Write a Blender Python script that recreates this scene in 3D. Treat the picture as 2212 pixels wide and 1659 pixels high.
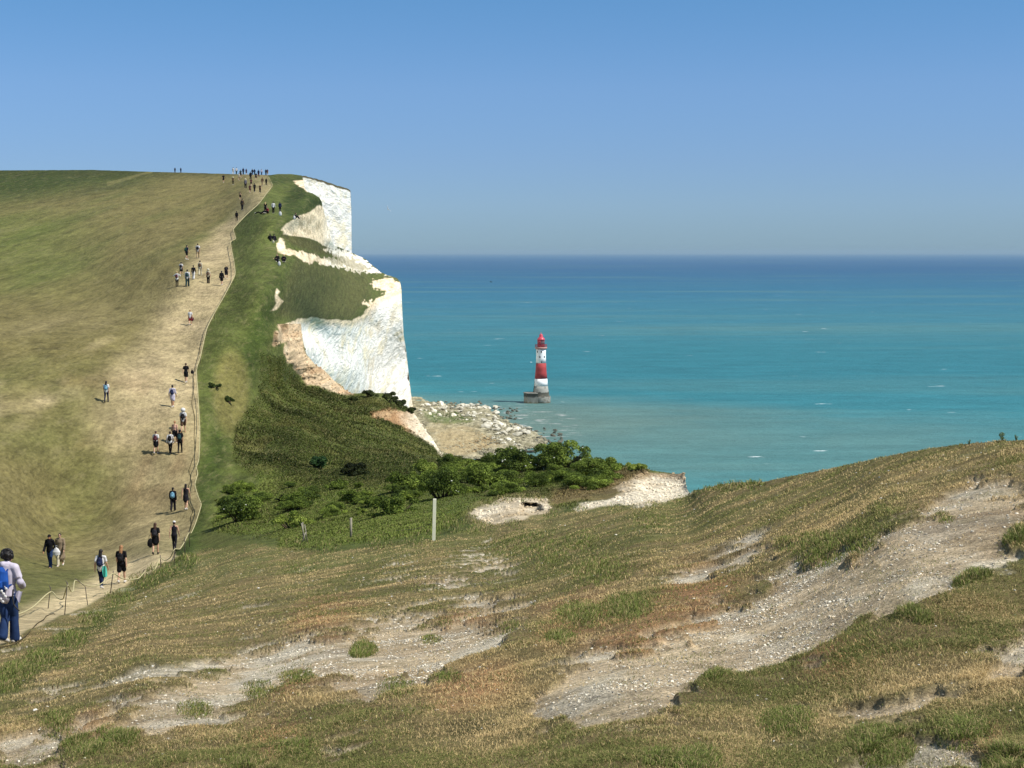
import bpy, bmesh, math, random
import numpy as np
from mathutils import Vector, Matrix

for o in list(bpy.data.objects): bpy.data.objects.remove(o)
SC = bpy.context.scene
R = math.radians
rng = np.random.default_rng(7); random.seed(7)

# ------------------------------------------------------------------ camera, sky, sun
EYE = 94.0                                   # eye height over the sea
FD = 3323.0                                  # focal length for a 2212 wide picture
PITCH = math.atan((829.5-545.0)/FD)
cd = bpy.data.cameras.new('camera'); cam = bpy.data.objects.new('camera', cd)
SC.collection.objects.link(cam); SC.camera = cam
cam.location = (0, 0, EYE); cam.rotation_euler = (math.pi/2-PITCH, 0, 0)
cd.sensor_width = 36; cd.lens = 36*FD/2212; cd.clip_start = .3; cd.clip_end = 400000
SC.render.resolution_x = 1024; SC.render.resolution_y = 768
SUN_EL, SUN_AZ = 53.0, 72.0                  # azimuth: to the right of straight behind the camera
sv = Vector((math.cos(R(SUN_EL))*math.sin(R(SUN_AZ)), -math.cos(R(SUN_EL))*math.cos(R(SUN_AZ)), math.sin(R(SUN_EL))))
sd = bpy.data.lights.new('sun', 'SUN'); sun = bpy.data.objects.new('sun', sd); SC.collection.objects.link(sun)
sd.energy = 4.6; sd.angle = R(.53); sd.color = (1, .955, .88)
sun.rotation_euler = sv.to_track_quat('Z', 'Y').to_euler()
w = bpy.data.worlds.new('World'); SC.world = w; w.use_nodes = True
nt = w.node_tree; bg = nt.nodes['Background']
sky = nt.nodes.new('ShaderNodeTexSky'); sky.sky_type = 'NISHITA'; sky.sun_disc = False
sky.sun_elevation = R(SUN_EL); sky.sun_rotation = math.atan2(sv.x, sv.y)
sky.altitude = 0; sky.air_density = 1.0; sky.dust_density = 0.0; sky.ozone_density = 3.0
tc = nt.nodes.new('ShaderNodeTexCoord'); sx = nt.nodes.new('ShaderNodeSeparateXYZ')
nt.links.new(tc.outputs['Generated'], sx.inputs[0])
rp = nt.nodes.new('ShaderNodeValToRGB'); nt.links.new(sx.outputs['Z'], rp.inputs[0])
SKYR = [(0.0, (.19, .315, .56)), (.03, (.255, .365, .60)), (.058, (.285, .385, .61)), (.104, (.325, .435, .63)), (.16, (.29, .46, .625)), (.35, (1.35, 1.12, .86))]
rp.color_ramp.elements[0].position = 0; rp.color_ramp.elements[0].color = (*SKYR[0][1], 1)
rp.color_ramp.elements[1].position = SKYR[-1][0]; rp.color_ramp.elements[1].color = (*SKYR[-1][1], 1)
for p, c in SKYR[1:-1]:
    e = rp.color_ramp.elements.new(p); e.color = (*c, 1)
mx = nt.nodes.new('ShaderNodeMix'); mx.data_type = 'RGBA'; mx.blend_type = 'MULTIPLY'; mx.inputs[0].default_value = 1
nt.links.new(sky.outputs[0], mx.inputs[6]); nt.links.new(rp.outputs[0], mx.inputs[7])
nt.links.new(mx.outputs[2], bg.inputs[0]); bg.inputs[1].default_value = 0.12
SC.view_settings.view_transform = 'Standard'; SC.view_settings.look = 'None'
SC.view_settings.exposure = 0.5; SC.view_settings.gamma = 1

# ------------------------------------------------------------------ maths helpers
SP, CP = math.sin(PITCH), math.cos(PITCH)
def W(X, Y, d):
    """point at forward distance d seen in direction (X, Y) of the 2212 x 1659 picture"""
    X = np.asarray(X, float); Y = np.asarray(Y, float); d = np.asarray(d, float)
    u = (X-1106)/FD; v = (829.5-Y)/FD
    dy = CP+v*SP; dz = -SP+v*CP
    s = d/dy
    return np.stack(np.broadcast_arrays(u*s, d, EYE+dz*s), -1)
def WZ(X, Y, z):
    """point at height z"""
    u = (np.asarray(X, float)-1106)/FD; v = (829.5-np.asarray(Y, float))/FD
    dy = CP+v*SP; dz = -SP+v*CP; s = (z-EYE)/dz
    return np.stack(np.broadcast_arrays(u*s, dy*s, np.asarray(z, float)), -1)
def hsh(i, j, k, s):
    n = (i*374761393+j*668265263+k*2147483647+s*1274126177) & 0xffffffff
    n = ((n ^ (n >> 13))*1274126177) & 0xffffffff
    n = ((n ^ (n >> 16))*2246822519) & 0xffffffff
    return ((n ^ (n >> 15)) & 0xffffff)/float(0xffffff)
def noise(p, s=0):
    p = np.asarray(p, float)
    f = np.floor(p).astype(np.int64); t = p-f; t = t*t*(3-2*t)
    o = 0
    for a in (0, 1):
        for b in (0, 1):
            for c in (0, 1):
                h = hsh(f[..., 0]+a, f[..., 1]+b, f[..., 2]+c, s)
                o = o+h*(t[..., 0] if a else 1-t[..., 0])*(t[..., 1] if b else 1-t[..., 1])*(t[..., 2] if c else 1-t[..., 2])
    return o*2-1
def fbm(p, oct=4, s=0, gain=.5, lac=2.03):
    o = 0; a = 1; n = 0
    p = np.asarray(p, float)
    for i in range(oct):
        o = o+a*noise(p, s+i*17); n += a; a *= gain; p = p*lac+11.3
    return o/n
def sm(x, a, b):
    t = np.clip((np.asarray(x, float)-a)/(b-a), 0, 1); return t*t*(3-2*t)
def warp(P):
    """texture coordinates: far ground is patterned more coarsely along the line of the valley"""
    Q = np.array(P, float); y = Q[..., 1]; Q[..., 1] = np.minimum(y, 40)+.22*np.clip(y-40, 0, 120)+.06*np.maximum(y-160, 0); return Q
class TPS:
    def __init__(s, pts, lam=1e-4):
        a = np.array(pts, float); s.p = a[:, :2]/1000; v = np.log(a[:, 2]); n = len(a)
        K = s.k(s.p, s.p)+lam*np.eye(n); P = np.c_[np.ones(n), s.p]
        A = np.block([[K, P], [P.T, np.zeros((3, 3))]])
        s.c = np.linalg.solve(A, np.r_[v, np.zeros(3)])
    @staticmethod
    def k(a, b):
        r2 = ((a[:, None]-b[None])**2).sum(-1)+1e-12
        return .5*r2*np.log(r2)
    def __call__(s, X, Y):
        X, Y = np.broadcast_arrays(np.asarray(X, float), np.asarray(Y, float)); sh = X.shape
        q = np.c_[X.ravel(), Y.ravel()]/1000; out = np.empty(len(q)); n = len(s.p)
        for i in range(0, len(q), 20000):
            b = q[i:i+20000]; out[i:i+20000] = s.k(b, s.p)@s.c[:n]+s.c[n]+b@s.c[n+1:]
        return np.exp(out).reshape(sh)
def psd(X, Y, poly):
    """signed distance to a polygon in the picture plane of the survey, positive inside"""
    X = np.asarray(X, float); Y = np.asarray(Y, float); P = np.array(poly, float); n = len(P)
    d = np.full(X.shape, 1e9); ins = np.zeros(X.shape, bool)
    for i in range(n):
        x0, y0 = P[i]; x1, y1 = P[(i+1) % n]; ex, ey = x1-x0, y1-y0
        t = np.clip(((X-x0)*ex+(Y-y0)*ey)/(ex*ex+ey*ey+1e-9), 0, 1)
        d = np.minimum(d, (X-x0-t*ex)**2+(Y-y0-t*ey)**2)
        if y0 != y1:
            c = ((y0 > Y) != (y1 > Y)) & (X < (x1-x0)*(Y-y0)/(y1-y0)+x0)
            ins ^= c
    d = np.sqrt(d); return np.where(ins, d, -d)

# ------------------------------------------------------------------ object helpers
COL = SC.collection
def tag(o, label=None, cat=None, group=None, kind=None):
    if label: o['label'] = label
    if cat: o['category'] = cat
    if group: o['group'] = group
    if kind: o['kind'] = kind
    return o
def link(name, me, mat=None, parent=None, smooth=True):
    o = bpy.data.objects.new(name, me); COL.objects.link(o)
    if mat is not None and me is not None: me.materials.append(mat)
    if parent: o.parent = parent
    if smooth and me is not None: me.polygons.foreach_set('use_smooth', [True]*len(me.polygons))
    return o
def empty(name, loc=(0, 0, 0), rz=0):
    o = bpy.data.objects.new(name, None); COL.objects.link(o); o.location = loc; o.rotation_euler = (0, 0, rz)
    o.empty_display_size = .3
    return o
def npmesh(name, V, F, col=None):
    """V (n,3), F (m,k) all the same k"""
    V = np.asarray(V, np.float32); F = np.asarray(F, np.int32); me = bpy.data.meshes.new(name)
    m, k = F.shape
    me.vertices.add(len(V)); me.vertices.foreach_set('co', V.ravel())
    me.loops.add(m*k); me.loops.foreach_set('vertex_index', F.ravel())
    me.polygons.add(m); me.polygons.foreach_set('loop_start', np.arange(0, m*k, k, dtype=np.int32))
    me.polygons.foreach_set('loop_total', np.full(m, k, np.int32))
    me.update(calc_edges=True)
    if col is not None:
        a = me.color_attributes.new('col', 'FLOAT_COLOR', 'POINT')
        a.data.foreach_set('color', np.c_[np.asarray(col, np.float32), np.ones(len(V), np.float32)].ravel())
    me.validate()
    return me
def gridfaces(r, c):
    i = np.arange(r*c).reshape(r, c)
    return np.stack([i[:-1, :-1], i[1:, :-1], i[1:, 1:], i[:-1, 1:]], -1).reshape(-1, 4)
def lin(c):
    c = np.asarray(c, float)/255
    return np.where(c <= .04045, c/12.92, ((c+.055)/1.055)**2.4)
ALB = .66                                    # display tone of a sunlit surface -> its base colour
def A(*c): return lin(c)*ALB

class Mat:
    def __init__(s, name, rough=.9, spec=.2):
        s.m = bpy.data.materials.new(name); s.m.use_nodes = True; s.t = s.m.node_tree
        s.b = s.t.nodes['Principled BSDF']; s.b.inputs['Roughness'].default_value = rough
        s.b.inputs['Specular IOR Level'].default_value = spec
    def n(s, typ, **kw):
        x = s.t.nodes.new(typ)
        for k, v in kw.items():
            if k in x.inputs: x.inputs[k].default_value = v
            else: setattr(x, k, v)
        return x
    def l(s, a, b): s.t.links.new(a, b)
    def pos(s):
        return s.n('ShaderNodeNewGeometry').outputs['Position']
    def noise(s, scale, detail=3, vec=None, rough=.5, dist=0):
        x = s.n('ShaderNodeTexNoise'); x.inputs['Scale'].default_value = scale; x.inputs['Detail'].default_value = detail
        x.inputs['Roughness'].default_value = rough; x.inputs['Distortion'].default_value = dist
        if vec is not None: s.l(vec, x.inputs['Vector'])
        return x.outputs['Fac']
    def stretch(s, vec, sc):
        m = s.n('ShaderNodeVectorMath', operation='MULTIPLY'); s.l(vec, m.inputs[0]); m.inputs[1].default_value = sc
        return m.outputs[0]
    def rng(s, v, a, b, c, d):
        m = s.n('ShaderNodeMapRange'); s.l(v, m.inputs[0])
        for i, q in enumerate((a, b, c, d)): m.inputs[i+1].default_value = q
        return m.outputs[0]
    def math(s, op, a, b=None):
        m = s.n('ShaderNodeMath', operation=op)
        for i, q in enumerate((a, b)):
            if q is None: continue
            if isinstance(q, (int, float)): m.inputs[i].default_value = q
            else: s.l(q, m.inputs[i])
        return m.outputs[0]
    def mix(s, f, a, b, mode='MIX'):
        m = s.n('ShaderNodeMix', data_type='RGBA', blend_type=mode)
        for i, q in ((0, f), (6, a), (7, b)):
            if isinstance(q, (int, float)): m.inputs[i].default_value = q
            elif isinstance(q, (tuple, list, np.ndarray)): m.inputs[i].default_value = (*[float(z) for z in q][:3], 1)
            else: s.l(q, m.inputs[i])
        return m.outputs[2]
    def color(s, v):
        if isinstance(v, (tuple, list, np.ndarray)): s.b.inputs['Base Color'].default_value = (*[float(z) for z in v][:3], 1)
        else: s.l(v, s.b.inputs['Base Color'])
    def bump(s, h, strength=.5, dist=.1, prev=None):
        b = s.n('ShaderNodeBump'); b.inputs['Strength'].default_value = strength; b.inputs['Distance'].default_value = dist
        s.l(h, b.inputs['Height'])
        if prev is not None: s.l(prev, b.inputs['Normal'])
        s.l(b.outputs[0], s.b.inputs['Normal']); return b.outputs[0]
    def attr(s, nm='col'):
        return s.n('ShaderNodeAttribute', attribute_name=nm).outputs['Color']
def grey(M, f, lo, hi):
    v = M.rng(f, .3, .7, lo, hi); c = M.n('ShaderNodeCombineColor')
    for i in range(3): M.l(v, c.inputs[i])
    return c.outputs[0]

#@@TERRAIN
# ------------------------------------------------------------------ survey of the land: (X, Y, distance) seen from the eye
near_pts = [
 (0,1659,9.5),(300,1659,9),(700,1659,8.3),(1106,1659,7.5),(1600,1659,6.8),(2212,1659,6),
 (0,1500,14.5),(500,1500,11.8),(1106,1500,9.7),(1700,1500,8.4),(2212,1500,7.2),
 (0,1900,5.4),(1106,1900,4.6),(2212,1900,4.0),(2600,1500,6.4),(2600,1150,10),(2600,960,14),(4000,1000,13),(4000,1500,6.2),(-1400,1250,34),(-1400,1700,11),(-1400,750,126),(-1400,1000,88),(-400,1600,13),(-400,1400,24),
 (0,1397,26),(22,1391,26.5),(100,1345,34),(60,1450,18),(-100,1300,40),(0,1330,36),
 (300,1380,20),(700,1350,17.5),(1106,1350,13.5),(1600,1350,10.8),(2212,1300,9.2),(320,1290,45),(280,1268,62),(500,1230,48),
 (410,1192,74),(560,1180,63),(700,1190,50),(700,1250,33),(938,1165,44),(900,1250,27),(1106,1200,32),(1106,1140,43),(1200,1122,45),
 (1300,1100,44),(1400,1086,42),(1500,1066,43),(1560,1050,35),(1640,1042,30),(1800,1012,24),(1920,987,20),(2100,958,17),(2212,950,16),
 (1700,1200,13.8),(1500,1200,17.5),(1900,1200,11.2),(1700,1100,18.8),(1900,1060,15),(2000,1100,12.5),(2212,1100,11.5),(1300,1250,17),
 (120,1225,77),(0,1250,62),(0,1150,82),(0,1050,93),(0,950,102),(-400,1150,80),(-400,900,105),(-400,750,130),(218,1270,62),(262,1260,64),
 (335,1196,77),(377,1189,81),(370,1105,100),(402,1102,99),(367,980,114),(336,980,114),(395,930,117),(231,868,120),(370,880,121),
 (401,826,129),(0,868,112),(0,750,131),(200,750,134),(411,702,148),(430,1180,80),(440,1100,98),(440,1000,112),(450,900,122),
 (500,1100,97),(500,900,128),(560,800,142),(600,750,152),(600,700,160),(500,750,138),(500,700,145),
 (650,702,182),(655,730,178),(662,765,172),(700,800,176),(745,842,180),(760,850,180),
 (620,800,158),(640,830,166),(600,850,147),(622,722,167),(560,1000,115),(650,900,138),(760,870,170),(830,852,184),(865,872,190),(890,885,194),(860,930,158),(915,925,174),(945,965,158),
 (700,1000,116),(850,1000,122),(958,975,148),(1000,988,130),(600,1100,93),(480,1140,89),(560,1140,83),(760,1100,80),(655,1170,62),
 (758,1162,57),(850,1060,88),(950,1050,86),(950,1110,62),(1050,1050,84),(1100,1000,104),(1200,985,98),(1270,1000,92),(1310,1015,84),
 (1390,1012,80),(1478,1022,74),(1484,1064,56),(1470,1076,50),(1440,1084,47),(1400,1060,64),(1300,1072,60),(1240,1100,50),(1200,1062,70),(1100,1080,64),(1190,1105,53),
 (1020,1100,58),(1050,1138,48)]
mid_pts = [
 (0,368,450),(200,368,450),(320,370,440),(400,372,430),(500,375,400),(550,378,375),(585,378,375),(650,379,480),(-400,372,440),(-400,550,240),(-1400,373,440),(-1400,550,235),(-1400,750,126),
 (-400,700,140),(0,450,330),(0,550,230),(0,650,168),(0,750,131),(0,868,112),(200,450,310),(200,600,192),(200,750,134),(550,415,280),
 (511,476,238),(523,453,252),(402,558,186),(400,500,235),(381,618,162),(480,612,165),(411,702,148),(401,826,129),(231,868,120),
 (590,460,222),(587,520,200),(605,566,186),(500,557,190),(500,650,155),(500,700,145),(500,750,138),(600,650,163),(600,700,160),(560,800,142),
 (640,466,240),(650,440,285),(660,414,320),(690,428,352),(694,445,366),(640,400,380),(620,430,300),(605,500,212),(630,508,240),
 (650,512,262),(700,533,400),(755,543,800),(700,512,392),(800,568,900),(820,590,910),(868,606,920),(650,490,266),(690,500,362),(715,520,430),
 (600,750,152),(622,740,161),(632,718,176),(600,800,149),(606,850,146),(590,900,129),(628,780,172),(650,560,235),(700,580,370),(750,585,600),(700,640,370),(640,640,215),(640,690,235),(700,692,380),(760,690,520),(790,662,640),
 (806,625,790),(845,606,900),(650,715,290),(650,800,292),(700,800,384),(760,800,524),(800,700,700),(800,800,702),(830,850,790),
 (840,700,800),(870,750,918),(892,885,922),(700,900,388),(800,950,706),(892,950,924)]
dN0 = TPS(near_pts); dM = TPS(mid_pts)
def dN(X, Y):
    X, Y = np.broadcast_arrays(np.asarray(X, float), np.asarray(Y, float))
    w = (1-sm(Y, 700, 790))*(1-sm(X, 598, 612))
    return np.exp(np.log(dN0(X, Y))*(1-w)+np.log(dM(X, Y))*w)
dC = TPS([(600,400,700),(600,620,700),(640,384,800),(640,620,800),(700,388,960),(700,620,960),(757,410,1100),(757,640,1100)])
TN = [(-1500,700),(600,700),(650,699),(653,730),(662,765),(680,787),(700,800),(722,822),(745,842),(760,850),(795,848),(830,850),(850,862),(868,874),
      (890,886),(903,905),(918,928),(935,950),(950,972),(962,982),(1000,990),(1080,998),(1200,990),(1265,999),(1300,1004),(1340,1003),(1390,1012),
      (1425,1019),(1455,1023),(1478,1022),(1480,1034),(1482,1048),(1486,1060),(1491,1065),(1500,1060),(1560,1046),(1600,1042),(1650,1041),(1700,1030),
      (1800,1011),(1920,985),(2000,970),(2100,957),(2212,950),(2400,950),(2700,960),(4100,1000)]
TM = [(-1500,375),(-500,373),(0,368),(200,367),(325,371),(400,373),(500,376),(585,378),(600,376),(630,376),(652,379),(656,392),(658,408),(664,414),(676,418),
      (690,427),(695,436),(697,447),(705,478),(713,506),(722,531),(735,536),(755,543),(775,553),(790,560),(800,570),(812,579),(822,589),(845,596),
      (858,602),(864,609),(867,625),(868,650),(870,690),(872,725),(878,760),(882,800),(887,845),(893,886),(896,950)]
TC = [(600,500),(606,480),(612,440),(618,400),(640,383),(655,379),(665,382),(690,388),(712,395),(735,403),(750,407),(757,411),(758,430),(759.5,470),(759,520),(760,560),(762,640)]
def fn(T):
    a = np.array(T, float); return lambda X: np.interp(X, a[:, 0], a[:, 1])
tN, tM, tC = fn(TN), fn(TM), fn(TC)

# patches of soil, chalk, grass: outlines in survey coordinates
CH_M = [  # bare chalk on the mid land
 [(612,500),(606,498),(617,483),(640,470),(668,458),(690,444),(705,450),(730,540),(712,536),(690,524),(662,513),(640,510),(612,507)],
 [(600,526),(606,519),(618,523),(612,530),(618,536),(640,540),(668,546),(700,555),(740,562),(790,575),(822,589),(800,592),(765,586),(716,574),(690,571),(660,565),(640,558),(607,551),(597,545)],
 [(700,540),(735,538),(775,552),(800,570),(822,590),(790,590),(760,575),(735,560)],
 [(633,391),(655,389),(660,384),(668,400),(664,414),(655,408),(642,400)],
 [(598,622),(604,628),(600,636),(612,650),(604,660),(598,668),(577,677),(590,667),(597,655),(594,640)],
 [(806,606),(835,598),(850,601),(868,610),(868,636),(842,640),(828,630),(812,626),(802,616)],
 [(782,655),(800,648),(815,655),(830,660),(800,668)],
 [(615,700),(640,690),(680,684),(700,690),(760,692),(785,680),(797,662),(812,645),(900,610),(900,960),(600,960)],
]
CH_N = [  # bare chalk and scree on the near land
 [(800,894),(830,887),(868,886),(900,890),(912,905),(935,940),(950,960),(955,985),(935,965),(900,945),(868,925),(835,912),(806,905)],
 [(1236,1100),(1260,1088),(1310,1082),(1340,1064),(1320,1055),(1370,1030),(1390,1019),(1440,1023),(1480,1020),(1495,1066),(1440,1088),(1380,1094),(1300,1096),(1250,1104)],
 [(1012,1108),(1030,1095),(1062,1090),(1082,1078),(1120,1076),(1180,1077),(1192,1098),(1180,1108),(1150,1112),(1120,1128),(1080,1136),(1050,1130)],
]
BROWN_N = [
 [(590,745),(600,700),(650,690),(655,730),(663,765),(700,800),(745,842),(762,850),(745,852),(715,846),(690,832),(660,833),(640,800),(618,785),(612,770),(618,745)],
]
PATHS_N = [  # worn chalky ground near by
 [(90,1659),(180,1570),(260,1525),(360,1480),(450,1430),(560,1400),(640,1385),(740,1360),(830,1330),(870,1318),(960,1318),(1030,1290),(1110,1287),(1150,1310),(1090,1345),(1060,1370),(1080,1400),(1000,1440),(900,1470),(830,1480),(700,1490),(620,1495),(540,1530),(460,1560),(380,1600),(250,1610)],
 [(1140,1500),(1180,1440),(1280,1390),(1380,1370),(1450,1330),(1560,1310),(1650,1270),(1620,1250),(1700,1200),(1830,1185),(1900,1150),(1960,1110),(2050,1060),(2090,1035),(2212,1040),(2260,1100),(2190,1160),(2120,1200),(2050,1270),(1990,1310),(1850,1360),(1700,1420),(1600,1460),(1480,1500),(1460,1540),(1370,1570),(1240,1560),(1160,1540)],
 [(0,1659),(0,1600),(60,1585),(120,1600),(90,1659)],
 [(860,1255),(930,1235),(1010,1225),(1080,1210),(1090,1218),(1000,1240),(930,1255)],
 [(1450,1230),(1560,1205),(1660,1165),(1680,1180),(1600,1215),(1500,1250)],
 [(1750,1560),(1900,1490),(2100,1450),(2212,1380),(2260,1420),(2212,1470),(2050,1530),(1900,1570)],
]
REDS = [(200,1560,60),(620,1440,90),(1000,1350,60),(1250,1330,90),(1500,1330,120),(1800,1420,90),(700,1330,80),(1000,1490,100),(1500,1250,70),(1850,1260,90),(2100,1600,80),(600,1600,70),(1350,1390,70)]
ROPE = [(-30,1318),(0,1323),(35,1328),(70,1312),(98,1286),(112,1278),(124,1291),(136,1294),(146,1264),(153,1277),(158,1276),(162,1254),(182,1263),(200,1267),(220,1260),(244,1239),
 (262,1249),(280,1252),(300,1249),(312,1236),(321,1240),(335,1229),(346,1206),(357,1211),(368,1204),(377,1186),(388,1186),(397,1173),(408,1151),(413,1151),(422,1131),
 (433,1097),(434,1087),(428,1072),(421,1047),(427,1023),(424,1009),(429.5,991),(431.5,931),(427.5,852),(424.5,798),(433,770),(446.5,711),(463,676),(482,643),(498,613),(508,591),
 (504,558),(498,524),(509,515),(504,496),(515,482),(536.5,460),(558,441),(575,419),(587,403),(587,395),(580,382)]
_rp = np.array([p for p in ROPE if p[1] < 1200 and p[1] not in (1151,)], float)[::-1]
def ropeX(Y): return np.interp(Y, _rp[:, 1], _rp[:, 0])

def lay(c, m, col): return c+(np.asarray(col)-c)*np.clip(m, 0, 1)[..., None]
def soft(X, Y, poly, w, nz): return sm(psd(X, Y, poly)+nz, -w, w)
def paint(X, Y, P, near):
    """base colours of the ground"""
    P = warp(P)
    n1 = fbm(P/9, 4, 1); n2 = fbm(P*np.array([1/3., 1/1.6, 1]), 4, 5); n3 = fbm(P*np.array([.6, 1.2, 1]), 4, 9); nb = fbm(P/30, 3, 12)
    c = np.ones(X.shape+(3,))*A(124, 115, 72)
    c = lay(c, sm(n1+nb, -.2, .4)*.7, A(100, 104, 58))
    # darker green shoulder of the hill, top left
    c = lay(c, (1-sm(Y+X*.10+n1*25, 400, 470))*(1-sm(X, 260, 420))*.9, A(56, 70, 30))
    c = lay(c, sm(Y, 430, 500)*(1-sm(Y, 560, 680))*(1-sm(X+n1*60, 60, 300))*.55, A(92, 108, 46))
    c = lay(c, (1-sm(Y, 374, 392))*.55, A(60, 66, 30))
    tr = np.abs((Y-372)-(325-X)*.26+3*n1); c = lay(c, (1-sm(tr, 1.5, 5))*((X > 230) & (X < 330))*.45, A(140, 132, 85))
    # trodden, straw-coloured path up the hill
    rx = ropeX(np.clip(Y, 382, 1190)); lw = np.interp(Y, [378,430,480,540,600,700,800,900,1000,1100,1200], [90,60,45,120,130,160,260,330,250,240,260])
    t = np.clip((rx-X)/lw, -1, 1)
    pm = (1-sm(t+n1*.35, .25, 1.0))*(X < rx)
    pm = pm*np.interp(Y, [378,430,480,560,700,850,930,1010,1100,1200], [.35,.6,.85,1,1,.95,.8,.55,.5,.5])
    c = lay(c, pm*(.8+.35*n2), A(192, 173, 134))
    pt = sm(fbm(P/6, 4, 31), .0, .35)*sm(Y, 680, 800)*(1-sm(Y, 900, 1050))
    c = lay(c, pt*(X < rx)*.8, A(204, 184, 142))
    rd = sm(fbm(P/5, 3, 41), .15, .45)*sm(Y, 780, 900)*(1-sm(Y, 960, 1150))*(X < rx)
    c = lay(c, rd*.45, A(168, 128, 94))
    # pale trodden edge by the valley rope
    ve = np.interp(X, [-100,0,100,190,280,330,400,440,480], [1420,1395,1345,1308,1262,1236,1196,1180,900])
    if near:
        q = ve-Y
        c = lay(c, sm(q, -1, 4)*(1-sm(q+14*n1, 25+.08*np.abs(X-60), 75))*(X < 445)*sm(Y, 1180, 1215), A(212, 192, 150))
    # green strip between the rope and the edge
    gs = sm((X-rx)+2*n2, -1.5, 5)*(Y < 1200)
    g = np.ones_like(c)*A(92, 100, 50)
    g = lay(g, sm(n1, -.1, .5)*.7, A(74, 86, 38)); g = lay(g, sm(n2, .1, .6)*.4, A(110, 118, 62))
    g = lay(g, sm(Y, 560, 700)*(1-sm(np.abs(X-565-(Y-700)*-.35), 8, 40))*.6, A(56, 74, 26))
    g = lay(g, (1-sm(np.hypot(X-500, (Y-850)/2.5)+20*n1, 18, 42))*.7, A(138, 128, 76))
    c = c*(1-gs[..., None])+g*gs[..., None]
    if not near:
        tri = soft(X, Y, [(640,556),(700,573),(790,590),(800,640),(760,690),(640,690),(600,680),(620,600)], 9, n2*6)
        c = lay(c, tri*.75, A(100, 98, 58))
        c = lay(c, tri*sm(n3+n1, -.1, .5)*.6, A(66, 78, 34))
        c = lay(c, soft(X, Y, [(608,430),(640,402),(662,412),(700,430),(694,446),(650,462),(620,476)], 8, n2*6)*.8, A(54, 68, 28))
        c = lay(c, soft(X, Y, [(575,376),(660,376),(655,388),(630,396),(585,398)], 5, n2*4)*.7, A(58, 68, 32))
        c = lay(c, soft(X, Y, [(606,509),(650,511),(700,531),(755,543),(740,556),(690,548),(630,530)], 4, n2*4)*.8, A(92, 88, 52))
        chk = np.zeros(X.shape)
        for i, pl in enumerate(CH_M):
            k = 10 if i in (1, 2, 5, 6) else 3
            chk = np.maximum(chk, soft(X, Y, pl, 1.6, n2*k))
        up = np.zeros_like(c)+lin((236, 214, 180))*.86
        wh = np.zeros_like(c)+np.array([.80, .77, .70])
        f = sm(psd(X, Y, CH_M[7])+n3*8, 2, 22); f = np.maximum(f, sm(X, 690, 720)*(Y < 600)*.6)
        cc = up*(1-f[..., None])+wh*f[..., None]
        cc = lay(cc, sm(n3, .0, .3)*.5*(1-f), A(172, 150, 112)); cc = lay(cc, soft(X, Y, [(700,548),(760,556),(800,580),(780,588),(720,572)], 4, n2*14)*.7, A(150, 142, 104))
        cc = lay(cc, sm(fbm(P*np.array([.5,.5,.12]), 4, 77), .12, .45)*.38*f, A(225, 198, 140))
        c = c*(1-chk[..., None])+cc*chk[..., None]
        c = lay(c, soft(X, Y, [(618,520),(700,552),(740,556),(760,575),(700,560),(640,542)], 3, n2*8)*.5*sm(n3, -.1, .3), A(100, 92, 58))
        return c, chk*sm(psd(X, Y, CH_M[7]), -3, 12)
    # ---- near land only
    hump = soft(X, Y, [(560,770),(612,785),(650,830),(760,850),(870,870),(960,980),(1280,990),(1395,1015),(1240,1100),(1000,1110),(940,1160),(700,1185),(600,1185),(600,1165),(455,1145),(470,1080),(560,1050),(500,1000),(505,930),(560,850)], 8, n2*12+n1*10)
    h = np.ones_like(c)*A(84, 92, 42)
    h = lay(h, sm(n1, -.2, .4)*.7, A(60, 70, 28)); h = lay(h, sm(n3, .05, .5)*.5, A(122, 118, 66))
    h = lay(h, sm(Y-.1*(X-600), 1000, 1080)*.6, A(116, 132, 56))
    c = c*(1-hump[..., None])+h*hump[..., None]
    lane = soft(X, Y, [(440,1180),(450,1140),(560,1172),(640,1200),(700,1210),(650,1240),(520,1200)], 14, n2*10)
    c = lay(c, lane*.5, A(104, 106, 56))
    # our own slope
    fg = sm(Y-ve, -2, 5)*sm(Y-np.interp(X, [400,460,560,620,700,940,1020,1240,1500,1500,1640,2212], [1196,1185,1176,1182,1192,1166,1140,1104,1066,900,900,900]), -4, 6)
    f = np.ones_like(c)*A(158, 140, 96)
    m1 = fbm(P/2.2, 4, 51); m2 = fbm(P/.55, 4, 53); m3 = fbm(P*np.array([1.2, .9, 1]), 4, 57)
    f = lay(f, sm(m1+.4*m2, -.05, .4)*.7, A(118, 118, 68))
    f = lay(f, sm(fbm(P/1.3, 4, 61)+.3*m2, .08, .4)*.6, A(190, 164, 116))
    f = lay(f, (1-sm(Y, 1230, 1380))*(1-.5*sm(X, 1500, 1800))*sm(m1*.6+m3*.6, -.35, .2)*.75, A(116, 120, 66))
    for (rx_, ry_, rr) in REDS:
        e = np.hypot((X-rx_)/1.9, (Y-ry_)+.18*(X-rx_))+rr*.5*m3
        f = lay(f, (1-sm(e, rr*.15, rr*.75))*.7, A(196, 150, 108))
    wx = np.zeros(X.shape)
    for i, pl in enumerate(PATHS_N):
        wx = np.maximum(wx, sm(psd(X, Y, pl)+m3*52+m2*56+fbm(P/.14, 3, 59)*44, -16, 12))
    wx = np.maximum(wx, sm(m1*.6+.6*m3+.5*m2+.35*fbm(P/.14, 3, 60), .30, .42)*.75*sm(Y, 1190, 1300))
    pc = np.ones_like(c)*A(222, 200, 164)
    pc = lay(pc, sm(m2+.5*m3, .0, .35)*.8, A(236, 224, 198)); pc = lay(pc, sm(fbm(P/.9, 3, 71), .1, .45)*.5, A(172, 146, 112))
    f = f*(1-wx[..., None])+pc*wx[..., None]
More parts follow.
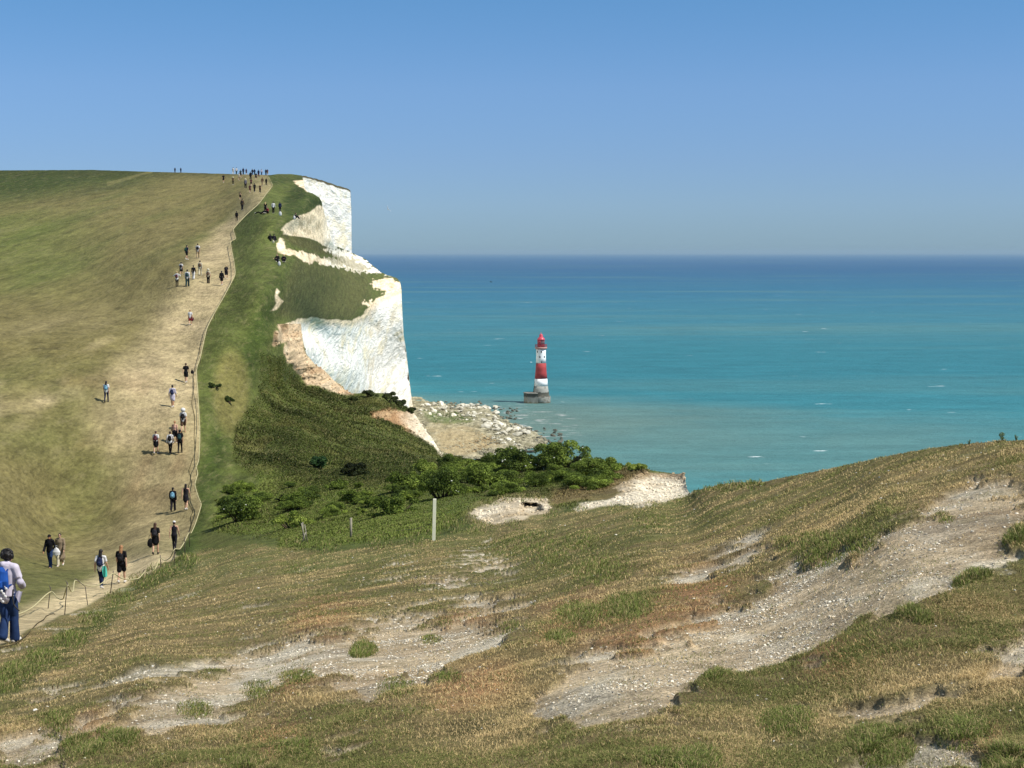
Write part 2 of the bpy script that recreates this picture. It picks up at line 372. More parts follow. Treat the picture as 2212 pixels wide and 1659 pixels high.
    # long grass bank beside the rope path
    bank = soft(X, Y, [(0,1440),(60,1415),(130,1370),(190,1345),(260,1275),(320,1240),(380,1210),(420,1205),(420,1240),(340,1270),(280,1300),(230,1360),(130,1430),(60,1480),(0,1500)], 14, m3*14)
    f = lay(f, bank*.75, A(82, 96, 38))
    c = c*(1-fg[..., None])+f*fg[..., None]
    wx = wx*fg
    c = lay(c, soft(X, Y, [(1000,1110),(1040,1085),(1090,1068),(1190,1068),(1210,1100),(1120,1140),(1050,1146)], 8, m3*16)*.6, A(150, 134, 94))
    for i, pl in enumerate(CH_N):
        m = soft(X, Y, pl, 3, n3*8+m2*4); cc = np.ones_like(c)*A(246, 232, 204)
        if i == 0:
            cc = lay(cc, (1-sm(X+n2*30, 850, 925)), A(176, 138, 98))
        if i == 1: cc = lay(cc, (1-sm(Y+m2*8-(X-1400)*.05, 1025, 1040))*.8, A(168, 142, 108)); cc = lay(cc, sm(X, 1340, 1300)*0, A(0,0,0))
        if i == 2: cc = lay(cc, .45+.8*m2, A(196, 174, 138))
        cc = lay(cc, sm(m3, .1, .4)*.4, A(200, 176, 138))
        c = c*(1-m[..., None])+cc*m[..., None]
    c = lay(c, soft(X, Y, [(1290,1024),(1390,1016),(1405,1024),(1345,1058),(1300,1075),(1200,1092),(1190,1064)], 10, m3*16)*.7, A(150, 126, 88))
    for pl in BROWN_N:
        m = soft(X, Y, pl, 3, n3*9); cc = np.ones_like(c)*A(214, 188, 152)
        cc = lay(cc, sm(n3, .0, .35)*.6, A(176, 138, 100)); cc = lay(cc, sm(n2, .15, .5)*.6, A(236, 216, 182))
        cc = lay(cc, (Y < 745)*sm(n3+n1, -.1, .3)*.8, A(110, 92, 58))
        c = c*(1-m[..., None])+cc*m[..., None]
    return c, wx

# ------------------------------------------------------------------ land materials
def warped(M):
    p = M.pos(); sp = M.n('ShaderNodeSeparateXYZ'); M.l(p, sp.inputs[0]); y = sp.outputs[1]
    a = M.math('ADD', M.math('MINIMUM', y, 40.0), M.math('MULTIPLY', M.math('MINIMUM', M.math('MAXIMUM', M.math('SUBTRACT', y, 40.0), 0.0), 120.0), .22))
    a = M.math('ADD', a, M.math('MULTIPLY', M.math('MAXIMUM', M.math('SUBTRACT', y, 160.0), 0.0), .06))
    c = M.n('ShaderNodeCombineXYZ'); M.l(sp.outputs[0], c.inputs[0]); M.l(a, c.inputs[1]); M.l(sp.outputs[2], c.inputs[2]); return c.outputs[0]
def land_mat():
    M = Mat('turf', .95, .1); p = warped(M)
    a = M.noise(.9, 10, M.stretch(p, (.55, 1.3, 1)), .78); n = M.noise(4.5, 8, M.stretch(p, (.7, 1.2, 1)), .75)
    f2 = M.noise(42, 5, M.pos(), .75); sy = M.n('ShaderNodeSeparateXYZ'); M.l(M.pos(), sy.inputs[0]); nr = M.rng(sy.outputs[1], 12, 45, 1, 0)
    c = M.mix(1, M.attr(), grey(M, a, .50, 1.56), 'MULTIPLY'); c = M.mix(nr, c, M.mix(1, c, grey(M, f2, .35, 1.6), 'MULTIPLY')); c = M.mix(1, c, grey(M, n, .55, 1.48), 'MULTIPLY')
    c = M.mix(M.rng(M.noise(1.7, 8, p, .75), .52, .66, 0, .35), c, A(168, 156, 112))
    M.color(c); h = M.math('ADD', a, M.math('MULTIPLY', n, .25)); M.bump(h, .8, .35)
    return M
M_near = M_far = land_mat().m
def chalk_mat():
    M = Mat('chalk_face', .9, .1); p = warped(M)
    a = M.noise(.22, 8, M.stretch(p, (1, 1, .5)), .65, .6); b = M.noise(.9, 8, M.stretch(p, (1, 1, .6)), .7, .4)
    nn = M.n('ShaderNodeTexNoise'); nn.inputs['Scale'].default_value = .7; nn.inputs['Detail'].default_value = 5; M.l(p, nn.inputs['Vector'])
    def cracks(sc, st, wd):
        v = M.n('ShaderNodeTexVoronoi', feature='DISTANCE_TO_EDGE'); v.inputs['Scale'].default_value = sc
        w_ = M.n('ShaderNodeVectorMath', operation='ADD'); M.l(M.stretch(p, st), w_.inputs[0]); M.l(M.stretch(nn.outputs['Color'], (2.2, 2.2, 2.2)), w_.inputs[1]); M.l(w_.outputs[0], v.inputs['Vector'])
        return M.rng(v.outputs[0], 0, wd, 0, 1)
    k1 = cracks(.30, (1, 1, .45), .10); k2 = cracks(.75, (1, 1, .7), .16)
    c = M.mix(1, M.attr(), grey(M, b, .74, 1.14), 'MULTIPLY')
    c = M.mix(M.rng(a, .50, .62, 0, .6), c, A(244, 226, 180)/.66*.86)
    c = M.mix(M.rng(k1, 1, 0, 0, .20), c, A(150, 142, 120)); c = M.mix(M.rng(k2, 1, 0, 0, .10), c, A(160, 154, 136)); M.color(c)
    fl = M.noise(.5, 6, M.stretch(p, (1, 1, .10)), .6)
    M.bump(M.math('ADD', M.math('ADD', M.math('ADD', M.math('MULTIPLY', k1, .16), M.math('MULTIPLY', fl, 1.3)), M.math('MULTIPLY', k2, .1)), M.math('ADD', a, M.math('MULTIPLY', b, .6))), .6, 1.6)
    return M.m
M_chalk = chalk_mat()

def curtain(Xs, T, rows, extra=(), xcut=-1e9):
    """grid under a skyline; the extra rows only exist right of xcut"""
    Y = np.r_[rows, extra]; Xg = np.repeat(Xs[None], len(Y), 0); Yr = np.repeat(Y[:, None], len(Xs), 1)
    Yg = np.maximum(Yr, T[None]); k = (Yr[1:, :-1] > T[None, :-1]) | (Yr[1:, 1:] > T[None, 1:])
    k &= ~((Yr[1:, :-1] > rows[-1]+.01) & (Xg[1:, :-1] < xcut))
    return Xg, Yg, k, np.repeat(T[None], len(Y), 0)
def finish(name, P, c, keep, mats, top, ctop, facemat=None, skirt=None, far=None):
    r, k = P.shape[:2]; F = gridfaces(r, k)[keep.ravel()]
    fm = np.zeros(len(F), np.int32) if facemat is None else facemat[:-1, :-1][keep].astype(np.int32)
    V = P.reshape(-1, 3); C = c.reshape(-1, 3)
    if skirt is not None:
        rows = [top]
        for (dx, dy, dz) in skirt:
            k_ = dy*(1 if far is None else far[:, None])/top[:, 1:2]; q = top+(top-np.array([0, 0, EYE]))*k_; q[:, 0] += dx; q[:, 2] = np.minimum(q[:, 2], top[:, 2])
            q[:, 2] = np.maximum(q[:, 2]+dz, -6); rows.append(q)
        F2 = gridfaces(len(rows), k)[:, ::-1]+len(V); F = np.concatenate([F, F2]); fm = np.r_[fm, np.full(len(F2), len(mats)-1, np.int32)]
        V = np.concatenate([V]+rows); C = np.concatenate([C]+[ctop]*len(rows))
    me = npmesh(name, V, F, C)
    for m in mats: me.materials.append(m)
    me.polygons.foreach_set('material_index', fm)
    return link(name, me)

# mid land: hill with the path, green strip, the white spur
Xs = np.r_[np.linspace(-1400, -45, 110), np.arange(-40, 640, 2.0), np.arange(640, 893.5, 1.0)]
T0 = tM(Xs)+fbm(np.c_[Xs*.11, Xs*0, Xs*0], 4, 3)*(.35+1.3*sm(Xs, 690, 720))
Xg, Yg, keep, T0g = curtain(Xs, T0, np.r_[np.arange(364, 700, 1.3), 700], np.arange(701.3, 951, 1.5), 642)
D = dM(Xg, Yg); P = W(Xg, Yg, D); c, mask = paint(Xg, Yg, P, False)
Q = warp(P); rel = fbm(Q/np.array([9, 9, 16]), 5, 91, .55)+.9*np.abs(fbm(Q/np.array([3.2, 3.2, 9]), 4, 95))
edge = sm(Yg-T0g, 0, 14)
amp = mask*np.interp(D, [200, 900], [1.5, 14])*edge
P = W(Xg, Yg, D+amp*rel)
bmp = (1-mask)*np.clip(D/200, .3, 1.6)*sm(Yg-T0g, 1, 10)*.22*(Xg < 700)
P[..., 2] += bmp*fbm(warp(P)/np.array([5, 2.5, 5]), 4, 33)*(1-(Yg > 690)*(Xg < 620))
P_mid = P
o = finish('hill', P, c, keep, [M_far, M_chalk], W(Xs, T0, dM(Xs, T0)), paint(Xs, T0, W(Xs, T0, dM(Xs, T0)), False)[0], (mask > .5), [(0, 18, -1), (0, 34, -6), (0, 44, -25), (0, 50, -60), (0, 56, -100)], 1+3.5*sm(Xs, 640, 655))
tag(o, kind='structure')
# rear headland
Xs = np.arange(600, 762.5, .8)
T0 = tC(Xs)+fbm(np.c_[Xs*.25, Xs*0, Xs*0], 4, 3)*1.2; t0 = T0
Xg, Yg, keep, T0g = curtain(Xs, T0, np.arange(378, 640, 1.0))
D = dC(Xg, Yg); P = W(Xg, Yg, D)
Q = warp(P); rel = fbm(Q/np.array([9, 9, 18]), 5, 191, .55)+.9*np.abs(fbm(Q/np.array([3.2, 3.2, 10]), 4, 195))
c = np.ones(P.shape)*np.array([.81, .785, .73])
c = lay(c, sm(fbm(P*np.array([.2,.2,.06]), 4, 78), .1, .4)*.3, np.array([.78, .72, .56]))
top = (Yg-t0[None])-3-3*fbm(P/25, 3, 5); c = lay(c, (1-sm(top, 0, 3)), A(96, 88, 58))
D2 = D+rel*11*sm(Yg-t0[None], 2, 14)*(1-sm(Xg, 744, 757)); P = W(Xg, Yg, D2)
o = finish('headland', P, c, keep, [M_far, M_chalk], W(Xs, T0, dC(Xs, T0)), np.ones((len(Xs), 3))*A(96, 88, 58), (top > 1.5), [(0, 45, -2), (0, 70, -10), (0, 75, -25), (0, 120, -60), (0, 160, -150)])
tag(o, kind='structure')
# near land
Xs = np.r_[np.linspace(-1400, -45, 110), np.arange(-40, 600, 2.2), np.arange(600, 960, 1.5), np.arange(960, 2250, 2.2), np.linspace(2260, 4000, 110)]
T0 = tN(Xs)+fbm(np.c_[Xs*.11, Xs*0, Xs*0], 4, 3)*(1.6*sm(Xs, 660, 700)*(1-sm(Xs, 1500, 1560))+.8*sm(Xs, 1500, 1560))
Xg, Yg, keep, T0g = curtain(Xs, T0, np.r_[np.arange(698, 1700, 1.9), 1720, 1770, 1840, 1940])
D = dN(Xg, Yg); P0 = W(Xg, Yg, D)
c, wx = paint(Xg, Yg, P0, True)
loc = np.maximum(psd(Xg, Yg, CH_N[1]), psd(Xg, Yg, CH_N[2])); loc = np.maximum(loc, psd(Xg, Yg, BROWN_N[0])); loc = np.maximum(loc, psd(Xg, Yg, CH_N[0]))
ck = sm(loc, 0, 8)
HOLE = ((1147, 1092), 13, 9)
hole = 1-sm(np.hypot((Xg-1147)/30, (Yg-1099)/15)+.35*fbm(P0/.8, 3, 8), .45, 1)
def near_relief(P, D, Xg, Yg):
    bank = np.clip(D/40, .12, 3)
    z = .07*bank*fbm(P/np.array([2.5, 1.8, 2]), 4, 133)*sm(D, 4, 9)
    z = z+.035*fbm(P/.45, 3, 137)*(1-sm(D, 20, 60))
    z = z+.5*fbm(warp(P)/3, 4, 141)*sm(D, 85, 115)*sm(Xg-ropeX(np.clip(Yg, 382, 1190)), 20, 90)
    return z*sm(Yg-tN(Xg), 0, 6)*(1-(Yg < 740)*(Xg < 620)*(1-sm(Yg, 700, 740)))
P = W(Xg, Yg, D+ck*(fbm(warp(P0)/np.array([1.3, 1.3, .7]), 5, 151, .6)*np.interp(D, [50, 170], [1.3, 2.8]))+hole*4)
P[..., 2] += near_relief(P, D, Xg, Yg)
# worn hollows: worn ground lies a little lower than the turf round it
P[..., 2] -= (.03*wx+.02*sm(wx+.3*fbm(P0/.3, 3, 83), .3, .7))*(1-sm(D, 25, 45))
c_near = c.copy(); P_near = P
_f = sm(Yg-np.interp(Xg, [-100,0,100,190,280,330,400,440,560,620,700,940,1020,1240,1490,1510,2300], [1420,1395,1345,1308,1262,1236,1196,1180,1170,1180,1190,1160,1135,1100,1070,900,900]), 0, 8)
c = c*(1-.12*_f*(1-np.clip(wx*1.2, 0, 1)))[..., None]  # turf ground darkened under the blades: painted-in shade between them
Pt = W(Xs, T0, dN(Xs, T0))
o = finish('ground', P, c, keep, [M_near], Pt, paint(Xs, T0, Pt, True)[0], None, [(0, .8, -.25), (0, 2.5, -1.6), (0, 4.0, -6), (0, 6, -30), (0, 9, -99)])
tag(o, kind='structure')
_gx, _gy = Xg, Yg
keep_n = keep; keepf = (T0g < Yg).astype(float)
def gpos(X, Y, sheetname=None):
    """ground point seen at (X, Y)"""
    if sheetname == 'M' or (sheetname is None and Y < 700):
        d = dM(X, Y); p = W(X, Y, d); return Vector([float(q) for q in np.ravel(p)])
    d = dN(X, Y); p = W(X, Y, d); p = np.array(p, float).reshape(1, 3)
    z = near_relief(p, np.ravel(d), np.array([float(X)]), np.array([float(Y)]))
    p[0, 2] += float(np.ravel(z)[0]); return Vector([float(q) for q in p[0]])

# ------------------------------------------------------------------ sea
def sea_mat():
    M = Mat('sea_water', .55, .14); M.b.inputs['IOR'].default_value = 1.33
    p = M.pos(); sp = M.n('ShaderNodeSeparateXYZ'); M.l(p, sp.inputs[0])
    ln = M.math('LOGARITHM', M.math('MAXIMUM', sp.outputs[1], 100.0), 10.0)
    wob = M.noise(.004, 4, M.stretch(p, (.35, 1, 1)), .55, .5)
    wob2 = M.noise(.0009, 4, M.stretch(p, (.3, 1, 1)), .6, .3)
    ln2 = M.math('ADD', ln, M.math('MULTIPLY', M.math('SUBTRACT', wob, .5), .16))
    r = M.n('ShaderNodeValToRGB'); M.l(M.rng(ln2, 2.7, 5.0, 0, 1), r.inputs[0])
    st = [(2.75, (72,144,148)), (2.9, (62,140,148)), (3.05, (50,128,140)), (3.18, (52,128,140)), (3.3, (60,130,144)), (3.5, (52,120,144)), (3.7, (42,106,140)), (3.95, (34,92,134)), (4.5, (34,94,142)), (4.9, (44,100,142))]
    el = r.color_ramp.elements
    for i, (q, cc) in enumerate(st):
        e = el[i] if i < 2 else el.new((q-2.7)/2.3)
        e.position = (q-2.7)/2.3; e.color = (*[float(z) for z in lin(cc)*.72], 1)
    c = r.outputs[0]
    # pale suspended chalk round the foot of the cliffs, in drifting bands
    vd = M.n('ShaderNodeVectorMath', operation='DISTANCE'); M.l(M.stretch(p, (.62, 1, 0)), vd.inputs[0]); vd.inputs[1].default_value = (-55*.62, 800, 0)
    dd = M.math('ADD', vd.outputs['Value'], M.math('MULTIPLY', M.math('SUBTRACT', M.noise(.006, 5, M.stretch(p, (.5, 1, 1)), .6, .8), .5), 260.0))
    c = M.mix(M.rng(dd, 60, 230, .65, 0), c, lin((118,138,118))*.72)
    c = M.mix(M.rng(M.noise(.003, 5, M.stretch(p, (.22, 1.4, 1)), .6, .6), .52, .66, 0, .35), c, lin((98,142,134))*.75)
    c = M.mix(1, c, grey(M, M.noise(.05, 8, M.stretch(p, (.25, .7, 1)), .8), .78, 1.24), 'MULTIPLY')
    vf = M.n('ShaderNodeVectorMath', operation='DISTANCE'); M.l(M.stretch(p, (1.5, .62, 0)), vf.inputs[0]); vf.inputs[1].default_value = (-22*1.5, 830*.62, 0)
    fd_ = M.math('ADD', vf.outputs['Value'], M.math('MULTIPLY', M.math('SUBTRACT', M.noise(.05, 5, p, .6), .5), 60.0))
    fo = M.math('MULTIPLY', M.rng(fd_, 60, 95, 1, 0), M.rng(M.noise(.16, 5, M.stretch(p, (.5, 1.2, 1)), .7), .56, .64, 0, .8))
    c = M.mix(fo, c, (.62, .66, .64))
    # scattered whitecaps
    wc = M.noise(.045, 2, M.stretch(p, (.5, 1, 1)), .8); w3 = M.noise(.4, 3, M.stretch(p, (.3, 1, 1)), .6)
    f = M.math('MULTIPLY', M.rng(wc, .70, .74, 0, 1), M.rng(w3, .5, .6, 0, 1))
    c = M.mix(1, c, (1.04, .91, .92), 'MULTIPLY'); c = M.mix(f, c, (.8, .85, .85)); M.color(c)
    b1 = M.noise(.16, 6, M.stretch(p, (.45, 1, 1)), .65); b2 = M.noise(1.1, 4, M.stretch(p, (.5, 1, 1)), .6)
    M.bump(M.math('ADD', b1, M.math('MULTIPLY', b2, .25)), 1.0, 2.4)
    return M.m
ys = np.r_[-1500, 0, 300, 500, 700, 900, 1100, 1500, 2500, 5000, 10000, 20000, 40000, 80000, 118000]
xs = np.r_[-60000, -20000, -5000, -1000, -300, 0, 300, 1000, 5000, 20000, 60000]
gx, gy = np.meshgrid(xs, ys)
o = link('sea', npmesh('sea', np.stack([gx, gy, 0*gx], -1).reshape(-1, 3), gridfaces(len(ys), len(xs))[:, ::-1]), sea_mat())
tag(o, kind='structure')
#@@OBJECTS
# ------------------------------------------------------------------ small builders
_mc = {}
def plain(col, rough=.85, spec=.2, var=.12, scale=9, bump=0):
    key = (tuple(np.round(np.asarray(col, float), 4)), rough, var, scale)
    if key in _mc: return _mc[key]
    M = Mat('painted_cloth', rough, spec); n = M.noise(scale, 3, M.n('ShaderNodeTexCoord').outputs['Object'])
    M.color(M.mix(1, col, grey(M, n, 1-var, 1+var), 'MULTIPLY'))
    if bump: M.bump(n, .5, bump)
    _mc[key] = M.m; return M.m
def vcol_mat(name, rough=.8, spec=.15, tr=0):
    M = Mat(name, rough, spec); M.color(M.attr()); return M.m
def tube_np(pts, rad, seg=8, cap=True):
    pts = np.asarray(pts, float); n = len(pts); rad = np.broadcast_to(np.asarray(rad, float).reshape(-1, 1) if np.ndim(rad) < 2 else rad, (n, np.shape(rad)[1] if np.ndim(rad) > 1 else 1))
    V = []; up = np.array([0, 0, 1.])
    for i in range(n):
        t = pts[min(i+1, n-1)]-pts[max(i-1, 0)]; t = t/(np.linalg.norm(t)+1e-9)
        a = np.cross(t, up if abs(t[2]) < .92 else np.array([0, 1., 0])); a /= np.linalg.norm(a); b = np.cross(a, t)
        if abs(t[2]) >= .92:
            a = np.array([1., 0, 0]); a = a-t*(a@t); a /= np.linalg.norm(a); b = np.cross(t, a)
        th = np.arange(seg)/seg*2*math.pi; ra = rad[i, 0]; rb = rad[i, -1]
        V.append(pts[i]+ra*np.cos(th)[:, None]*a+rb*np.sin(th)[:, None]*b)
    V = np.concatenate(V); F = []
    for i in range(n-1):
        for k in range(seg):
            k2 = (k+1) % seg; F.append((i*seg+k, i*seg+k2, (i+1)*seg+k2, (i+1)*seg+k))
    F2 = [tuple(range(seg))[::-1], tuple((n-1)*seg+k for k in range(seg))] if cap else []
    return V, F+F2
class Part:
    """collects closed shapes into one mesh"""
    def __init__(s): s.V = []; s.F = []; s.n = 0
    def add(s, V, F):
        s.V.append(np.asarray(V, float)); s.F += [tuple(i+s.n for i in f) for f in F]; s.n += len(V); return s
    def tube(s, pts, rad, seg=10): return s.add(*tube_np(pts, rad, seg))
    def ball(s, c, r, seg=12):
        r = np.broadcast_to(np.asarray(r, float), (3,)); th = np.linspace(0, math.pi, 8)[1:-1]; V = [np.array([0, 0, 1.])]
        for t in th:
            for k in range(seg):
                a = k/seg*2*math.pi; V.append(np.array([math.sin(t)*math.cos(a), math.sin(t)*math.sin(a), math.cos(t)]))
        V.append(np.array([0, 0, -1.])); V = np.array(V)*r+np.asarray(c, float); F = []; m = len(th)
        for k in range(seg):
            k2 = (k+1) % seg; F.append((0, 1+k, 1+k2)); F.append((len(V)-1, 1+(m-1)*seg+k2, 1+(m-1)*seg+k))
            for i in range(m-1): F.append((1+i*seg+k, 1+(i+1)*seg+k, 1+(i+1)*seg+k2, 1+i*seg+k2))
        return s.add(V, F)
    def limb(s, pts, rad, seg=12, sub=3):
        """rounded tapered limb; rad may be (rx, ry)"""
        pts = np.asarray(pts, float); rad = np.array([np.broadcast_to(np.asarray(r, float), (2,)) for r in rad])
        t = np.linspace(0, len(pts)-1, (len(pts)-1)*sub+1); i = np.arange(len(pts))
        P = np.stack([np.interp(t, i, pts[:, k]) for k in range(3)], 1); Rr = np.stack([np.interp(t, i, rad[:, k]) for k in range(2)], 1)
        s.tube(P, Rr, seg)
        for q in range(len(pts)): s.ball(pts[q], (rad[q].min(),)*3)
        return s
    def box(s, c, h, rot=0):
        V = np.array([(x, y, z) for x in (-1, 1) for y in (-1, 1) for z in (-1, 1)], float)*np.asarray(h, float)
        ca, sa = math.cos(rot), math.sin(rot); V = np.c_[V[:, 0]*ca-V[:, 1]*sa, V[:, 0]*sa+V[:, 1]*ca, V[:, 2]]+np.asarray(c, float)
        return s.add(V, [(0, 1, 3, 2), (4, 6, 7, 5), (0, 4, 5, 1), (2, 3, 7, 6), (0, 2, 6, 4), (1, 5, 7, 3)])
    def lathe(s, prof, seg=40, c=(0, 0, 0)):
        V = []; F = []; n = len(prof)
        for r, z in prof:
            for k in range(seg):
                a = k/seg*2*math.pi; V.append((c[0]+r*math.cos(a), c[1]+r*math.sin(a), c[2]+z))
        for i in range(n-1):
            for k in range(seg):
                k2 = (k+1) % seg; F.append((i*seg+k, i*seg+k2, (i+1)*seg+k2, (i+1)*seg+k))
        F += [tuple(range(seg))[::-1], tuple((n-1)*seg+k for k in range(seg))]
        return s.add(V, F)
    def mesh(s, name, remesh=0, smooth_it=0):
        me = bpy.data.meshes.new(name); V = np.concatenate(s.V)
        me.from_pydata([tuple(v) for v in V], [], s.F); me.update()
        if remesh:
            o = bpy.data.objects.new('tmp', me); COL.objects.link(o)
            m = o.modifiers.new('r', 'REMESH'); m.mode = 'VOXEL'; m.voxel_size = remesh; m.use_smooth_shade = True
            if smooth_it:
                q = o.modifiers.new('s', 'SMOOTH'); q.iterations = smooth_it; q.factor = .5
            dg = bpy.context.evaluated_depsgraph_get(); dg.update()
            me2 = bpy.data.meshes.new_from_object(o.evaluated_get(dg)); me2.name = name
            bpy.data.objects.remove(o); bpy.data.meshes.remove(me); me = me2
        return me
def put(name, me, mat, parent=None, smooth=True):
    """object on shared mesh data with its own material"""
    if len(me.materials) == 0: me.materials.append(mat)
    o = bpy.data.objects.new(name, me); COL.objects.link(o)
    o.material_slots[0].link = 'OBJECT'; o.material_slots[0].material = mat
    if parent: o.parent = parent
    if smooth and not me.polygons[0].use_smooth: me.polygons.foreach_set('use_smooth', [True]*len(me.polygons))
    return o

# ------------------------------------------------------------------ lighthouse
def lighthouse():
    b = WZ(1168.5, 869.5, 0.0); t = empty('lighthouse', b)
    tag(t, 'red and white banded lighthouse standing in the sea off the chalk beach', 'lighthouse')
    wht = plain((.80, .81, .82), .7, .2, .05, .4); red = plain((.33, .045, .045), .7, .2, .2, .35); dred = plain((.30, .03, .045), .5, .3, .15, 1)
    dark = plain((.02, .022, .025), .5, .3, .1)
    M = Mat('weathered_granite', .9, .1); p = M.n('ShaderNodeTexCoord').outputs['Object']; n = M.noise(.5, 5, M.stretch(p, (1, 1, .5)), .6)
    sp = M.n('ShaderNodeSeparateXYZ'); M.l(p, sp.inputs[0])
    h = M.math('ADD', sp.outputs[2], M.math('MULTIPLY', M.math('SUBTRACT', n, .5), 3.0))
    c = M.mix(1, (.27, .265, .23), grey(M, n, .75, 1.2), 'MULTIPLY')
    c = M.mix(M.rng(h, 3.6, 4.2, 0, 1), c, (.07, .07, .055)); c = M.mix(M.rng(h, 6.6, 7.2, 0, 1), c, (.30, .30, .27)); c = M.mix(M.rng(h, 1.0, .4, 0, 1), c, (.19, .16, .10))
    c = M.mix(M.rng(M.noise(.35, 3, p), .55, .62, 0, .55), c, (.12, .11, .09))
    M.color(c); M.bump(n, .5, .3); gran = M.m
    def band(nm, prof, mat): return put(nm, Part().lathe(prof, 48).mesh(nm), mat, t)
    band('tower_base', [(6.0, -4), (6.0, 3.6), (5.9, 4.1), (5.2, 4.4), (5.05, 6.5), (4.6, 8.4), (4.3, 10.5)], gran)
    tw = Part().lathe([(4.31, 10.5), (4.1, 12.8), (3.93, 15.1)], 48).mesh('tower_band'); put('tower_band', tw, wht, t)
    tw = Part().lathe([(3.94, 15.1), (3.6, 18.5), (3.35, 21.5), (3.17, 24.9)], 48).mesh('tower_band'); put('tower_band', tw, red, t)
    tw = Part().lathe([(3.16, 24.9), (3.06, 28), (3.02, 31.5), (3.05, 33.5)], 48).mesh('tower_band'); put('tower_band', tw, wht, t)
    g = band('gallery', [(3.05, 33.5), (3.75, 33.9), (3.8, 34.3), (3.8, 34.9), (3.55, 35.0)], plain((.36, .20, .18), .7, .2, .2, 1))
    rl = Part(); 
    for z in (35.6, 36.1, 36.6):
        a = np.linspace(0, 2*math.pi, 41); rl.tube(np.c_[3.6*np.cos(a), 3.6*np.sin(a), a*0+z], .06, 6)
    for k in range(24):
        a = k/24*2*math.pi; rl.tube([(3.6*math.cos(a), 3.6*math.sin(a), 34.9), (3.6*math.cos(a), 3.6*math.sin(a), 36.6)], .06, 6)
    put('railing', rl.mesh('railing'), dred, t)
    band('lantern_wall', [(2.3, 34.9), (2.3, 36.4), (2.35, 36.5)], dred)
    # lantern: glazing to the right, blank red panels to the left
    gl = Part().lathe([(2.02, 36.5), (2.02, 39.3)], 32).mesh('lantern_glass'); G = Mat('lantern_pane', .12, .6); G.color((.16, .19, .19)); put('lantern_glass', gl, G.m, t)
    pn = Part()
    for k in range(16):
        a = k/16*2*math.pi+.1; pn.tube([(2.12*math.cos(a), 2.12*math.sin(a), 36.4), (2.12*math.cos(a), 2.12*math.sin(a), 39.4)], .09, 6)
    for z in (37.4, 38.4):
        a = np.linspace(0, 2*math.pi, 33); pn.tube(np.c_[2.12*np.cos(a), 2.12*np.sin(a), a*0+z], .06, 6)
    put('glazing_bars', pn.mesh('glazing_bars'), dred, t)
    V = []; a0, a1 = R(150), R(262); n = 14
    for i in range(n+1):
        a = a0+(a1-a0)*i/n
        for (r, z) in ((2.2, 36.4), (2.2, 39.4), (2.3, 39.4), (2.3, 36.4)): V.append((r*math.cos(a), r*math.sin(a), z))
    F = [(i*4+k, i*4+(k+1) % 4, (i+1)*4+(k+1) % 4, (i+1)*4+k) for i in range(n) for k in range(4)]+[(3, 2, 1, 0), tuple(n*4+k for k in range(4))]
    put('blank_panel', Part().add(V, F).mesh('blank_panel'), dred, t)
    band('dome', [(2.45, 39.3), (2.45, 39.6), (2.25, 40.1), (1.75, 40.8), (1.2, 41.2), (1.15, 41.25), (1.15, 42.3), (.85, 42.8), (.4, 43.1), (.12, 43.3), (.08, 44.2)], plain((.48, .045, .075), .4, .4, .08, 1))
    for (ax, z) in ((-86, 32.1), (-139, 32.1), (-104, 28.8), (-84, 25.7), (-48, 28.9)):
        a = R(ax); r = 3.05; w_ = put('window', Part().box((0, 0, 0), (.34, .10, .58)).mesh('window'), dark, t)
        w_.location = (r*math.cos(a), r*math.sin(a), z); w_.rotation_euler = (0, 0, a+math.pi/2)
    pl = Part(); fp = [(-10.8, -.5), (-8.4, -6.0), (-1.9, -6.9), (-1.9, 3.5), (-9, 4)]; V = [(x, y, z) for z in (-4, 6.1) for x, y in fp]; m = len(fp)
    pl.add(V, [tuple(range(m))[::-1], tuple(m+k for k in range(m))]+[(k, (k+1) % m, m+(k+1) % m, m+k) for k in range(m)])
    put('landing_platform', pl.mesh('landing_platform'), gran, t, False)
    cp = Part(); V = [(x*1.03-.1, y*1.03, z) for z in (6.1, 6.5) for x, y in fp]
    cp.add(V, [tuple(range(m))[::-1], tuple(m+k for k in range(m))]+[(k, (k+1) % m, m+(k+1) % m, m+k) for k in range(m)])
    put('platform_coping', cp.mesh('platform_coping'), plain((.24, .23, .20), .9, .1, .2, .5), t, False)
    ld = Part()
    for s in (-.25, .25): ld.tube([(-4.9, -1.2+s, 6.4), (-4.05, -1.1+s, 13.4)], .07, 6)
    for k in range(14): f = k/13; ld.tube([(-4.9+.85*f, -1.45, 6.6+6.6*f), (-4.9+.85*f, -.9, 6.6+6.6*f)], .05, 5)
    put('ladder', ld.mesh('ladder'), dark, t)
    return t
lighthouse()

# ------------------------------------------------------------------ rocks
def rock_mesh(name, seed, flat=1, n=15):
    r = random.Random(seed); bm = bmesh.new()
    for i in range(n):
        v = Vector((r.gauss(0, 1), r.gauss(0, 1), r.gauss(0, 1))).normalized()*r.uniform(.75, 1)
        bm.verts.new((v.x, v.y*.8, v.z*flat))
    res = bmesh.ops.convex_hull(bm, input=bm.verts)
    dl = [v for v in bm.verts if not v.link_faces]
    bmesh.ops.delete(bm, geom=dl, context='VERTS')
    bmesh.ops.bevel(bm, geom=bm.edges[:], offset=.05, segments=1, affect='EDGES')
    bmesh.ops.triangulate(bm, faces=bm.faces[:])
    me = bpy.data.meshes.new(name); bm.to_mesh(me); bm.free(); return me
def mesh_np(me):
    V = np.empty(len(me.vertices)*3); me.vertices.foreach_get('co', V); F = np.empty(len(me.polygons)*3, int); me.loops.foreach_get('vertex_index', F)
    return V.reshape(-1, 3), F.reshape(-1, 3)
